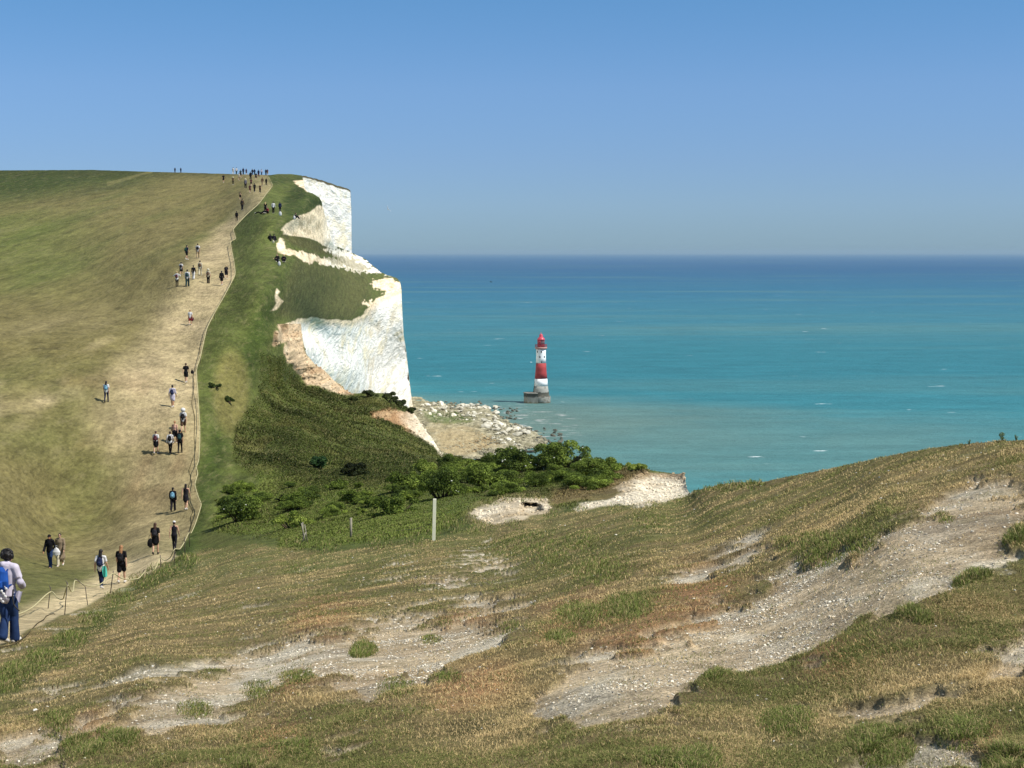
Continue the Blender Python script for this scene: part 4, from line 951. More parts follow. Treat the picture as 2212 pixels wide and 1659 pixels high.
# broken rope end near the big walker
old2 = [(0,1404),(25,1396),(42,1389),(60,1372),(80,1348),(95,1338),(100,1333),(112,1327),(119,1329)]
op = np.array([np.array(gpos(X, Y))+np.array([0, 0, .03]) for X, Y in old2]); e = empty('rope', op[0]); tag(e, 'frayed dark rope lying at the path edge below the walker with the blue backpack', 'rope')
put('rope_strand', Part().tube(cr(op, np.linspace(0, len(op)-1, 40))-op[0], .012, 6).mesh('rope_strand'), oldrope, e)
# white post with a strand of wire
p = gpos(937, 1166); h = 92*p.y/FD; t = empty('fence_post', p); tag(t, 'tall weathered white post standing alone before the bushes', 'post')
put('shaft', Part().box((0, 0, h/2-.1), (.045, .035, h/2+.1)).mesh('shaft'), plain((.86, .84, .64), .85, .1, .08, 4), t, False).rotation_euler = (0, R(1.5), 0)
g2 = W(855, 1146, p.y+6)-np.array(p); put('wire', Part().tube([(0, 0, h*.42), g2*.5+np.array([0, 0, h*.15]), g2], .006, 5).mesh('wire'), iron, t)
p = gpos(758, 1163); h = 46*p.y/FD; t = empty('fence_post', p); tag(t, 'short grey wooden post in the long grass left of the white one', 'post')
put('shaft', Part().tube([(0, 0, -.2), (.01, 0, h)], .045, 8).mesh('shaft'), plain((.22, .20, .15), .9, .1, .25, 6), t)
for (x0, y0, x1, y1, lb) in [(655,1168,654,1128,'thin grey stake, upright one of the leaning bundle by the path'),(660,1172,651,1130,'thin grey stake leaning right to left in the bundle by the path'),(664,1170,658,1133,'thin grey stake at the right of the bundle by the path'),(652,1174,660,1150,'short stick crossing the foot of the bundle by the path')]:
    a = gpos(x0, y0); b = Vector([float(q) for q in np.ravel(W(x1, y1, a.y))]); t = put('stake', Part().tube([(0, 0, 0), tuple(b-a)], .022, 6).mesh('stake'), plain((.24, .22, .17), .9, .1, .25, 6)); t.location = a; tag(t, lb, 'stake')

# ------------------------------------------------------------------ people
def joints(pose):
    """right, forward, up; a 1.70 m figure facing +Y"""
    J = {}
    if pose in ('walkR', 'walkL', 'stand', 'near', 'wave'):
        s = {'walkR': 1, 'walkL': -1, 'near': 1}.get(pose, 0); st = (.12 if pose == 'near' else .20) if s else .02
        J['pel'] = (0, 0, .92); J['waist'] = (0, .01, 1.08); J['chest'] = (0, .02, 1.27); J['sh'] = (0, .02, 1.40); J['neck'] = (0, .03, 1.47); J['head'] = (0, .045, 1.59)
        for sd, nm in ((1, 'R'), (-1, 'L')):
            o = st*s*sd; J['hip'+nm] = (.085*sd, 0, .90)
            lift = .0 if o >= 0 else .09
            J['knee'+nm] = (.088*sd, o*.5+.045, .50 if o >= 0 else .48); J['ank'+nm] = (.085*sd, o-(.02 if o < 0 else 0), .085+lift)
            J['toe'+nm] = (.10*sd, o+.14, .035 if o >= 0 else .045); J['heel'+nm] = (.085*sd, o-.045, .04+lift*.95)
            J['shl'+nm] = (.170*sd, .02, 1.385); J['elb'+nm] = (.225*sd, -o*.35-.01, 1.12); J['wri'+nm] = (.235*sd, -o*.75+.07, .885)
        if pose == 'wave':
            J['elbR'] = (.36, .05, 1.22); J['wriR'] = (.22, .16, 1.22); J['elbL'] = (-.36, .05, 1.22); J['wriL'] = (-.22, .16, 1.22)
        if pose == 'near':
            J['elbR'] = (.27, .02, 1.13); J['wriR'] = (.20, .20, 1.02); J['head'] = (.0, .09, 1.565); J['neck'] = (0, .05, 1.46)
            for sd, nm in ((1, 'R'), (-1, 'L')):
                for q in ('ank', 'toe', 'heel', 'knee'):
                    a_ = J[q+nm]; J[q+nm] = (a_[0]*(.45 if q != 'knee' else .6)+.03, a_[1], a_[2])
    elif pose == 'sit':
        J['pel'] = (0, 0, .11); J['waist'] = (0, .02, .26); J['chest'] = (0, .05, .44); J['sh'] = (0, .08, .56); J['neck'] = (0, .10, .63); J['head'] = (0, .13, .75)
        for sd, nm in ((1, 'R'), (-1, 'L')):
            J['hip'+nm] = (.085*sd, .03, .11); J['knee'+nm] = (.12*sd, .40, .40); J['ank'+nm] = (.10*sd, .62, .085); J['toe'+nm] = (.11*sd, .78, .035); J['heel'+nm] = (.10*sd, .60, .04)
            J['shl'+nm] = (.17*sd, .07, .545); J['elb'+nm] = (.24*sd, .20, .34); J['wri'+nm] = (.10*sd, .40, .36)
    elif pose == 'lie':   # leaning back on the elbows, legs out
        J['pel'] = (0, 0, .11); J['waist'] = (0, -.14, .18); J['chest'] = (0, -.30, .30); J['sh'] = (0, -.40, .38); J['neck'] = (0, -.45, .43); J['head'] = (0, -.50, .54)
        for sd, nm in ((1, 'R'), (-1, 'L')):
            J['hip'+nm] = (.085*sd, .02, .11); J['knee'+nm] = (.12*sd, .42, .26); J['ank'+nm] = (.11*sd, .80, .08); J['toe'+nm] = (.13*sd, .86, .18); J['heel'+nm] = (.11*sd, .83, .04)
            J['shl'+nm] = (.17*sd, -.38, .37); J['elb'+nm] = (.24*sd, -.52, .08); J['wri'+nm] = (.20*sd, -.30, .05)
    return {k: np.array(v, float) for k, v in J.items()}
JJ = {p: joints(p) for p in ('walkR', 'walkL', 'stand', 'near', 'wave', 'sit', 'lie')}
_cache = {}
def torso(P, J, g, lo=0, hi=1, ext=0):
    a = [J['pel'], J['waist'], J['chest'], J['sh']]; r = [(.155, .115), (.128, .092), (.150, .105), (.135, .075)]
    pts = a[:]; rr = [(x+g, y+g) for x, y in r]
    if ext: dirn = (J['pel']-J['waist'])/np.linalg.norm(J['pel']-J['waist']); pts = [a[0]+dirn*ext]+pts; rr = [(.16+g, .12+g)]+rr
    P.limb(pts, rr, 16, 3)
def arm(P, J, nm, g, frac=2.0):
    a, b, c = J['shl'+nm], J['elb'+nm], J['wri'+nm]; P.limb([J['sh']*np.array([.5 if False else 1, 1, 1])+(a-J['sh'])*.45, a], [.058+g, .052+g], 10, 2)
    if frac <= 1: P.limb([a, a+(b-a)*frac], [.052+g, .046+g*1.6], 10, 2)
    else: P.limb([a, b, b+(c-b)*(frac-1)], [.05+g, .041+g, .031+g*1.3], 10, 3)
def leg(P, J, nm, g, z1=0.0, flare=0):
    h, k, a = J['hip'+nm], J['knee'+nm], J['ank'+nm]; calf = k+(a-k)*.28+np.array([0, -.012, 0])
    pts = [h, h+(k-h)*.5, k, calf, a]; rr = [.088+g, .074+g, .053+g, .054+g, .036+g+flare]
    if z1 > 0:
        f = z1; pts = [h, h+(k-h)*.5, h+(k-h)*f]; rr = [.088+g, .078+g, .066+g*1.6]
    P.limb(pts, rr, 12, 3)
def hand(P, w_, d_, side):
    """palm, four bent fingers of different length, thumb from the side of the palm"""
    d_ = d_/np.linalg.norm(d_); f = np.array([0, 1., 0]); f = f-d_*(f@d_); f /= np.linalg.norm(f); n = np.cross(d_, f)*(-side)   # n: palm side, towards the thigh
    c = w_+d_*.045; P.limb([w_+d_*.005, c, w_+d_*.085], [.021, .027, .030], 8, 2)
    for i, (o_, L) in enumerate(((-.027, .060), (-.009, .075), (.009, .080), (.027, .072))):
        b = w_+d_*.085+f*o_; m = b+d_*L*.45+n*.006; e = m+d_*L*.38+n*.022; P.limb([b, m, e], [.0105, .0095, .008], 7, 2)
    b = w_+d_*.03+f*.024; P.limb([b, b+d_*.035+f*.026, b+d_*.065+f*.028+n*.012], [.012, .011, .009], 7, 2)
def body_mesh(pose):
    if ('b', pose) in _cache: return _cache['b', pose]
    J = JJ[pose]; P = Part(); torso(P, J, 0)
    P.limb([J['sh'], J['neck'], J['head']-np.array([0, .01, .06])], [.06, .05, .05], 12, 2)
    hd = J['head']; P.ball(hd+np.array([0, 0, .02]), (.074, .092, .098), 16); P.ball(hd+np.array([0, .032, -.05]), (.050, .056, .058), 14)
    P.ball(hd+np.array([0, .098, -.018]), (.013, .016, .022), 8); P.ball(hd+np.array([0, .088, -.058]), (.022, .010, .008), 8)
    for sd in (-1, 1): P.ball(hd+np.array([.074*sd, -.004, -.008]), (.012, .022, .030), 8)
    for nm, sd in (('R', 1), ('L', -1)):
        arm(P, J, nm, 0, 2.0); hand(P, J['wri'+nm], J['wri'+nm]-J['elb'+nm], sd); leg(P, J, nm, 0)
        P.limb([J['heel'+nm], J['ank'+nm]*.5+J['toe'+nm]*.5, J['toe'+nm]], [.036, .036, .028], 10, 2)
    me = P.mesh('body', .0085, 2); _cache['b', pose] = me; return me
def wear(kind, pose):
    k = (kind, pose)
    if k in _cache: return _cache[k]
    J = JJ[pose]; P = Part(); hd = J['head']; vx = .012; sit = pose in ('sit', 'lie')
    if kind in ('tee', 'vest', 'shirt', 'jacket', 'hoodie', 'coat', 'strap_top', 'long_shirt'):
        g = {'tee': .016, 'vest': .008, 'shirt': .018, 'jacket': .032, 'hoodie': .035, 'coat': .034, 'strap_top': .006, 'long_shirt': .02}[kind]
        if kind == 'strap_top': P.limb([J['waist']*.7+J['chest']*.3, J['chest']], [(.145, .10), (.158, .113)], 14, 3)
        else: torso(P, J, g, ext=0 if kind in ('vest',) else (.04 if kind != 'long_shirt' else .22))
        fr = {'tee': .62, 'shirt': 1.85, 'jacket': 1.95, 'hoodie': 1.9, 'coat': 1.95, 'long_shirt': 1.3}.get(kind)
        if fr:
            for nm in 'RL': arm(P, J, nm, g*.8, fr)
        if kind in ('hoodie', 'jacket'):
            P.limb([J['sh']+np.array([-.11, -.03, .045]), J['sh']+np.array([0, -.095, .05]), J['sh']+np.array([.11, -.03, .045])], [.042, .062, .042], 12, 4)
            P.limb([J['sh']+np.array([0, -.09, .03]), J['chest']+np.array([0, -.13, .03])], [(.11, .05), (.06, .03)], 12, 3)
        if kind in ('coat',) and not sit:
            P.limb([J['waist'], J['pel'], J['pel']-np.array([0, .02, .25]), J['pel']-np.array([0, .04, .48])], [(.165, .13), (.19, .15), (.22, .19), (.25, .23)], 20, 3)
    elif kind in ('trousers', 'leggings', 'shorts', 'jeans'):
        g = {'trousers': .026, 'leggings': .008, 'shorts': .028, 'jeans': .024}[kind]
        P.limb([J['pel']+(J['waist']-J['pel'])*.45, J['pel'], J['hipR']*.5+J['hipL']*.5], [(.14+g*.6, .10+g*.6), (.158+g*.6, .118+g*.6), (.15+g*.6, .105+g*.6)], 16, 3)
        for nm in 'RL': leg(P, J, nm, g, .72 if kind == 'shorts' else 0, .03 if kind == 'jeans' else (.012 if kind == 'trousers' else 0))
    elif kind == 'skirt':
        kk = (J['kneeR']+J['kneeL'])/2; P.limb([J['pel']+(J['waist']-J['pel'])*.5, J['pel'], J['pel']*.4+kk*.6], [(.15, .11), (.18, .14), (.20, .18)], 18, 4)
    elif kind == 'shoe_R' or kind == 'shoe_L':
        nm = kind[-1]; P.limb([J['heel'+nm]+np.array([0, 0, .004]), (J['heel'+nm]+J['toe'+nm])/2+np.array([0, 0, .008]), J['toe'+nm]], [(.045, .048), (.050, .042), (.043, .036)], 12, 3); P.ball(J['ank'+nm]-np.array([0, .01, .01]), (.048, .052, .04), 10); vx = .009
    elif kind == 'short_hair':
        P.ball(hd+np.array([0, -.014, .034]), (.085, .098, .095), 16); P.ball(hd+np.array([0, -.05, -.03]), (.068, .055, .06), 12)
    elif kind == 'curly_hair':
        r_ = random.Random(3); P.ball(hd+np.array([0, -.02, .03]), (.105, .112, .105), 16)
        for i in range(60):
            a, b = r_.uniform(0, 6.28), r_.uniform(-.5, 1.5); P.ball(hd+np.array([.105*math.cos(a)*math.cos(b), -.03+.108*math.sin(a)*math.cos(b)*(1 if math.sin(a) < 0 else .5), .03+.105*math.sin(b)]), r_.uniform(.02, .034), 8)
        vx = .008
    elif kind == 'long_hair':
        P.ball(hd+np.array([0, -.014, .034]), (.087, .10, .096), 16); back = (J['chest']-J['sh']); back /= np.linalg.norm(back)
        P.limb([hd+np.array([0, -.06, 0]), J['neck']+np.array([0, -.085, 0]), J['sh']+back*.10+np.array([0, -.12, 0])], [(.078, .05), (.085, .045), (.06, .028)], 12, 3)
    elif kind == 'tied_hair':
        P.ball(hd+np.array([0, -.014, .034]), (.083, .097, .093), 16); P.ball(hd+np.array([0, -.11, .03]), .035, 10); P.limb([hd+np.array([0, -.115, .02]), hd+np.array([0, -.13, -.10]), hd+np.array([0, -.12, -.20])], [.028, .025, .01], 8, 3)
    elif kind == 'cap':
        P.ball(hd+np.array([0, -.004, .05]), (.090, .104, .082), 16); P.limb([hd+np.array([0, .07, .05]), hd+np.array([0, .16, .035])], [(.07, .012), (.055, .008)], 12, 2); vx = .009
    elif kind == 'sun_hat':
        P.ball(hd+np.array([0, 0, .06]), (.092, .104, .078), 16); P.limb([hd+np.array([0, 0, .035]), hd+np.array([0, 0, .05])], [(.165, .175), (.12, .13)], 20, 2); vx = .010
    me = P.mesh(kind, vx, 3); _cache[k] = me; return me
def pack_mesh(pose, big=False):
    k = ('pack', pose, big)
    if k in _cache: return _cache[k]
    J = JJ[pose]; up = J['sh']-J['waist']; up /= np.linalg.norm(up); back = np.cross(up, np.array([1., 0, 0])); back = back if back[1] < 0 else -back
    c = (J['chest']+J['waist'])/2; s = 1.12 if big else 1
    P = Part(); P.limb([c-up*.13*s+back*.175, c+back*.185*s, c+up*.15*s+back*.175], [(.135*s, .072*s), (.145*s, .082*s), (.12*s, .068*s)], 16, 4); P.limb([c-up*.10*s+back*.26*s, c+up*.0+back*.265*s], [(.095, .035), (.085, .032)], 12, 3)
    body = P.mesh('sack', .010, 3); S = Part()
    for sd in (-1, 1):
        a = np.array([.085*sd, 0, 0]); sh = J['sh']; S.limb([c+up*.15+back*.14+a, sh+a+up*.062, sh+a*1.1-up*.05-back*.13, J['chest']+a*1.35-up*.03-back*.145, c+a*1.7-up*.07-back*.03, c-up*.10+back*.13+a*1.4], [.019]*6, 8, 3)
    st = S.mesh('strap', .010, 1); _cache[k] = (body, st); return _cache[k]
SKIN = {'l': A(226, 178, 148), 'm': A(190, 138, 104), 'd': A(120, 82, 58)}
SHOES = {'w': A(225, 220, 212), 'k': A(34, 32, 32), 't': A(176, 140, 100)}
CLO = {'k': A(30, 29, 32), 'dk': A(44, 42, 48), 'w': A(236, 234, 232), 'navy': A(34, 44, 78), 'lav': A(214, 206, 222), 'teal': A(96, 214, 196), 'red': A(140, 40, 52), 'brown': A(104, 80, 60), 'tan': A(184, 160, 126), 'grey': A(128, 124, 134),
       'jean': A(44, 64, 104), 'dteal': A(34, 66, 70), 'maroon': A(92, 44, 56), 'pink': A(226, 180, 164), 'dgreen': A(34, 78, 64), 'lblue': A(120, 170, 196), 'blue': A(28, 82, 168), 'cream': A(222, 212, 184), 'purple': A(58, 46, 84), 'coat': A(150, 132, 108)}
HAIR = {'k': A(28, 24, 24), 'b': A(78, 52, 36), 'lb': A(176, 128, 86), 'bl': A(216, 184, 128)}
def person(X, Y, top, pose, label, torso_=('tee', 'k'), legs_=('shorts', 'k'), hair=('short_hair', 'k'), hat=None, pack=None, packlabel=None, rot=0, shoe='w', skin='l', fix=None, cat='person', lift=0):
    p = gpos(X, Y); d = p.y; sc = (Y-top)*d/FD/(1.72 if pose not in ('sit', 'lie') else (.88 if pose == 'sit' else .66)); sc = fix or min(1.12, max(.86, sc))
    t = empty('person', p+Vector((0, 0, lift)), R(rot)); t.scale = (sc,)*3; tag(t, label, cat); t['group'] = 'walkers and visitors on the downs'
    put('body', body_mesh(pose), plain(SKIN[skin], .6, .3, .06, 5), t)
    put({'tee': 't_shirt', 'vest': 'vest', 'strap_top': 'strap_top'}.get(torso_[0], torso_[0]), wear(torso_[0], pose), plain(CLO[torso_[1]], .9, .1, .15, 7, .01), t)
    put(legs_[0], wear(legs_[0], pose), plain(CLO[legs_[1]], .9, .1, .18, 8, .01), t)
    put('hair', wear(hair[0], pose), plain(HAIR[hair[1]], .6, .3, .3, 30, .01), t)
    if hat: put(hat[0], wear(hat[0], pose), plain(CLO[hat[1]], .9, .1, .1), t)
    for nm in 'RL': put('shoe', wear('shoe_'+nm, pose), plain(SHOES[shoe], .7, .2, .1), t)
    if pack:
        b, s = pack_mesh(pose, pack.endswith('+')); col = CLO[pack.strip('+')]; e = empty('backpack', t.location, R(rot)); e.scale = (sc,)*3; tag(e, packlabel, 'backpack', 'backpacks worn by the walkers')
        put('sack', b, plain(col, .8, .2, .2, 8, .01), e); put('strap', s, plain(col*.6, .8, .2, .1), e)
    return t
def face(t, pose, glasses=False):
    hd = JJ[pose]['head']
    if glasses:
        g = Part()
        for sd in (-1, 1): g.ball(hd+np.array([.03*sd, .088, .012]), (.026, .010, .018), 10)
        g.tube([hd+np.array([-.075, .02, .014]), hd+np.array([-.05, .085, .014]), hd+np.array([.05, .085, .014]), hd+np.array([.075, .02, .014])], .005, 6)
        put('sunglasses', g.mesh('sunglasses'), plain((.02, .02, .02), .3, .5), t)
    else:
        for sd in (-1, 1): put('eye', Part().ball(hd+np.array([.029*sd, .083, .012]), (.012, .008, .007), 8).mesh('eye'), plain((.03, .02, .02), .3, .5), t)

# the big walker at the left edge
pw = person(17, 1391, 1180, 'near', 'nearest walker, dark curly hair, pale hooded jacket and jeans, at the left edge', ('hoodie', 'lav'), ('jeans', 'jean'), ('curly_hair', 'k'), pack='blue+', packlabel='large bright blue backpack on the walker at the left edge', rot=-14, shoe='w')
J = JJ['near']; c = J['pel']; F = Part()
V = []; ns = 9
for i in range(ns):
    f = i/(ns-1)
    for s_ in (0, 1): V.append((.15+.16*f, .02-.10*s_*f, .98-.02*f-s_*(.06+.13*f)+.01*math.sin(i*1.7)))
fl = [(2*i, 2*i+1, 2*i+3, 2*i+2) for i in range(ns-1)]; Vb = [(x, y-.012, z) for x, y, z in V]; F.add(V, fl); F.add(Vb, [f[::-1] for f in fl])
put('jacket_hem', F.mesh('jacket_hem'), plain(CLO['lav'], .9, .1, .1), pw)
S_ = Part().limb([(.17, -.05, 1.00), (.18, -.09, .86), (.20, -.10, .76), (.24, -.10, .70), (.31, -.10, .64)], [.014, .013, .012, .013, .012], 8, 4); put('strap', S_.mesh('strap', .006, 1), plain((.03, .03, .03), .8), pw)
W_ = Part()
for q in range(7): W_.ball((.10+.05*math.sin(q*2.1), -.22-.01*q, 1.10-.045*q), (.030, .022, .028), 8)
put('tied_scarf', W_.mesh('tied_scarf', .008, 2), plain(CLO['w'], .9, .1, .1), pw)
# couple coming down
t2 = person(109, 1226, 1152, 'walkL', 'person in a black jacket and cap walking towards the camera beside the beige coat', ('jacket', 'k'), ('jeans', 'jean'), ('short_hair', 'k'), ('cap', 'k'), rot=172, shoe='t', skin='m'); face(t2, 'walkL')
t3 = person(131, 1223, 1150, 'walkR', 'person in a long beige coat and sunglasses walking towards the camera', ('coat', 'coat'), ('trousers', 'cream'), ('short_hair', 'k'), rot=184, shoe='w'); face(t3, 'walkR', True)
bg_ = Part(); bg_.limb([(0, 0, 0), (0, 0, .16), (0, 0, .34)], [(.17, .09), (.20, .10), (.09, .05)], 14, 4); bm_ = bg_.mesh('sack', .012, 4)
b = Vector([float(q) for q in np.ravel(W(122, 1199, t2.location.y-.35))]); e = empty('bag', b); tag(e, 'bulging white bag carried between the black jacket and the beige coat', 'bag'); put('sack', bm_, plain(CLO['w'], .85, .2, .08), e)
put('handle', Part().tube([(-.04, 0, .33), (-.03, 0, .48), (.03, 0, .48), (.04, 0, .33)], .012, 6).mesh('handle'), plain(CLO['w'], .85), e)
t4 = person(219, 1271, 1183, 'walkL', 'person with long black hair and a turquoise cloth hanging from the hip', ('tee', 'w'), ('leggings', 'navy'), ('long_hair', 'k'), pack='navy', packlabel='navy backpack on the walker with the turquoise cloth', rot=-4)
cl_ = Part(); V = []
for i in range(10):
    f = i/9
    for s_ in range(5): a = s_/4; V.append((.10+.16*a+.04*f, -.10-.05*math.sin(a*9+f*3), 1.02-.52*f*(1-.25*abs(a-.4))))
fl = [(i*5+s_, i*5+s_+1, (i+1)*5+s_+1, (i+1)*5+s_) for i in range(9) for s_ in range(4)]
cl_.add(V, fl); cl_.add([(x, y-.012, z) for x, y, z in V], [f[::-1] for f in fl]); put('hip_cloth', cl_.mesh('hip_cloth'), plain(CLO['teal'], .9, .1, .1), t4)
person(263, 1261, 1176, 'walkR', 'person with light brown hair in black T-shirt and shorts beside the turquoise cloth', ('tee', 'k'), ('shorts', 'k'), ('long_hair', 'lb'), pack='k', packlabel='black backpack on the bare-legged walker beside the turquoise cloth')
person(336, 1197, 1126, 'walkR', 'person with long brown hair, black top and short skirt, left of the white-capped one', ('tee', 'k'), ('skirt', 'k'), ('long_hair', 'b'), pack='dk', packlabel='dark backpack on the walker in the short skirt', shoe='k')
g = gpos(329, 1172); 
person(377, 1189, 1122, 'walkL', 'person in a white cap, black sleeveless top and black leggings next to the rope', ('vest', 'dk'), ('leggings', 'dk'), ('short_hair', 'b'), ('cap', 'w'), shoe='k')
def handbag(X, Y, d, label, col, s=.16, cat='bag'):
    b = Vector([float(q) for q in np.ravel(W(X, Y, d))]); e = empty('bag', b); tag(e, label, cat); k = ('hb', round(s, 2))
    if k not in _cache: _cache[k] = (Part().limb([(0, 0, -s), (0, 0, 0), (0, 0, s*.9)], [(s*.8, s*.45), (s*.9, s*.5), (s*.55, s*.3)], 12, 3).mesh('sack', .02, 3), Part().tube([(-s*.4, 0, s), (-s*.3, 0, s*2), (s*.3, 0, s*2), (s*.4, 0, s)], .012, 6).mesh('handle'))
    put('sack', _cache[k][0], plain(CLO[col], .85, .15, .15), e); put('handle', _cache[k][1], plain(CLO[col], .85), e)
handbag(325, 1172, 77.5, 'black bag in the left hand of the walker in the short skirt', 'k', .19)
person(374, 1105, 1051, 'walkR', 'person all in black with a pale blue backpack above the rope bend', ('jacket', 'k'), ('trousers', 'dk'), ('short_hair', 'k'), pack='lblue+', packlabel='light blue backpack on the black-clothed walker near the rope bend', shoe='k')
person(402, 1102, 1044, 'walkL', 'person in a dark sleeveless top with bare legs beside the pale blue backpack', ('vest', 'dk'), ('skirt', 'dk'), ('long_hair', 'k'), shoe='w')
person(337, 981, 930, 'walkR', 'person in white top and black skirt at the left of the lower hill group', ('tee', 'w'), ('skirt', 'k'), ('tied_hair', 'b'), pack='maroon', packlabel='dark maroon backpack on the left walker of the lower hill group')
person(368, 981, 931, 'walkL', 'person in white shirt and black leggings in the middle of the lower hill group', ('shirt', 'w'), ('leggings', 'k'), ('short_hair', 'b'), pack='k', packlabel='black backpack on the middle walker of the lower hill group', shoe='k')
person(389, 980, 927, 'walkR', 'person all in black at the right of the lower hill group', ('tee', 'k'), ('leggings', 'k'), ('short_hair', 'k'), pack='dteal', packlabel='dark blue-green backpack on the right walker of the lower hill group', shoe='k', skin='m')
person(378, 957, 906, 'walkR', 'person with bare shoulders and black shorts ahead of the lower hill group', ('strap_top', 'pink'), ('shorts', 'k'), ('tied_hair', 'lb'))
person(396, 932, 879, 'walkR', 'person in a white hat, white T-shirt and brown shorts on the path', ('tee', 'w'), ('shorts', 'brown'), ('short_hair', 'b'), ('sun_hat', 'w'), pack='k', packlabel='black backpack on the white-hatted walker in brown shorts', shoe='t')
person(373, 882, 832, 'walkL', 'person in a long lavender shirt hanging over bare legs', ('long_shirt', 'lav'), ('shorts', 'lav'), ('short_hair', 'k'), pack='navy', packlabel='navy backpack on the walker in the long lavender shirt', skin='m')
person(402, 827, 783.5, 'walkL', 'person in black T-shirt and shorts walking alone close to the rope', ('tee', 'k'), ('shorts', 'k'), ('short_hair', 'b'))
handbag(415, 803, 128.0, 'small black bag beside the lone walker in black shorts', 'k', .14)
person(230, 870, 823, 'walkR', 'person with long dark hair far left of the others on the pale patch', ('tee', 'w'), ('leggings', 'navy'), ('long_hair', 'k'), pack='lblue', packlabel='small light blue backpack on the walker standing far left', shoe='k')
person(411, 703, 669, 'walkR', 'person in white top and dark red shorts alone in the middle of the hill', ('tee', 'w'), ('shorts', 'red'), ('short_hair', 'lb'))
handbag(415.5, 688.5, 148, 'dark red bag on the right arm of the walker in red shorts', 'maroon', .17)
person(403.5, 561, 529.6, 'walkL', 'person in a navy shirt turned towards the right, upper left of the hill group', ('tee', 'navy'), ('shorts', 'k'), ('short_hair', 'k'), pack='dgreen+', packlabel='green backpack on the walker in the navy shirt', rot=-40)
person(427.5, 558.6, 526, 'walkR', 'person in white top and khaki trousers, highest of the hill group', ('tee', 'w'), ('trousers', 'tan'), ('short_hair', 'b'), pack='k', packlabel='black backpack over the khaki trousers')
person(391.5, 595, 566.5, 'walkR', 'person in a white T-shirt and black shorts, left in the hill group', ('tee', 'w'), ('shorts', 'k'), ('short_hair', 'k'), pack='dk', packlabel='charcoal backpack on the walker in white T-shirt and black shorts')
person(418, 604.6, 573, 'walkL', 'person in a black top and wide white trousers in the hill group', ('shirt', 'k'), ('jeans', 'w'), ('short_hair', 'k'))
person(432.5, 596, 562.5, 'walkR', 'person all in cream with a brown backpack in the hill group', ('shirt', 'cream'), ('trousers', 'cream'), ('short_hair', 'k'), pack='brown', packlabel='brown backpack on the cream-clothed walker', shoe='k')
person(382.5, 621, 586, 'wave', 'person with both elbows out, lowest left of the hill group', ('shirt', 'w'), ('leggings', 'k'), ('short_hair', 'bl'), pack='maroon', packlabel='dark backpack on the walker with elbows out', shoe='k')
person(405, 620.5, 582, 'walkR', 'person in white shirt and dark teal jeans, low in the hill group', ('shirt', 'w'), ('trousers', 'dteal'), ('short_hair', 'k'), pack='dteal', packlabel='dark teal backpack above the teal jeans', shoe='k')
person(450, 613, 581, 'stand', 'person in a white hat and black trousers standing between the group and the rope', ('tee', 'cream'), ('trousers', 'k'), ('short_hair', 'bl'), ('sun_hat', 'cream'), pack='brown', packlabel='dark brown bag on the back of the walker in the white hat', shoe='k')
person(479, 616.5, 585, 'walkL', 'person in a wide black jacket with bare legs close to the rope', ('jacket', 'k'), ('shorts', 'k'), ('short_hair', 'k'))
person(489, 603, 572.4, 'walkR', 'person in a dark top just behind the wide black jacket by the rope', ('tee', 'dk'), ('shorts', 'dk'), ('short_hair', 'bl'), pack='dk', packlabel='dark backpack on the walker nearest the rope')
person(511.4, 478.5, 456, 'walkR', 'person all in black where the rope bends on the upper hill', ('shirt', 'k'), ('leggings', 'k'), ('short_hair', 'k'), shoe='k')
person(523.4, 454.7, 428.8, 'walkL', 'person in dark brown above the black-clothed one on the upper hill', ('shirt', 'brown'), ('trousers', 'dk'), ('short_hair', 'k'), pack='k', packlabel='black backpack on the walker in dark brown')
person(519, 431.5, 413.8, 'walkR', 'person in black with a yellowish bag, highest of three in line on the upper hill', ('tee', 'k'), ('shorts', 'k'), ('short_hair', 'k'), pack='tan', packlabel='yellowish backpack on the highest of the three in line')
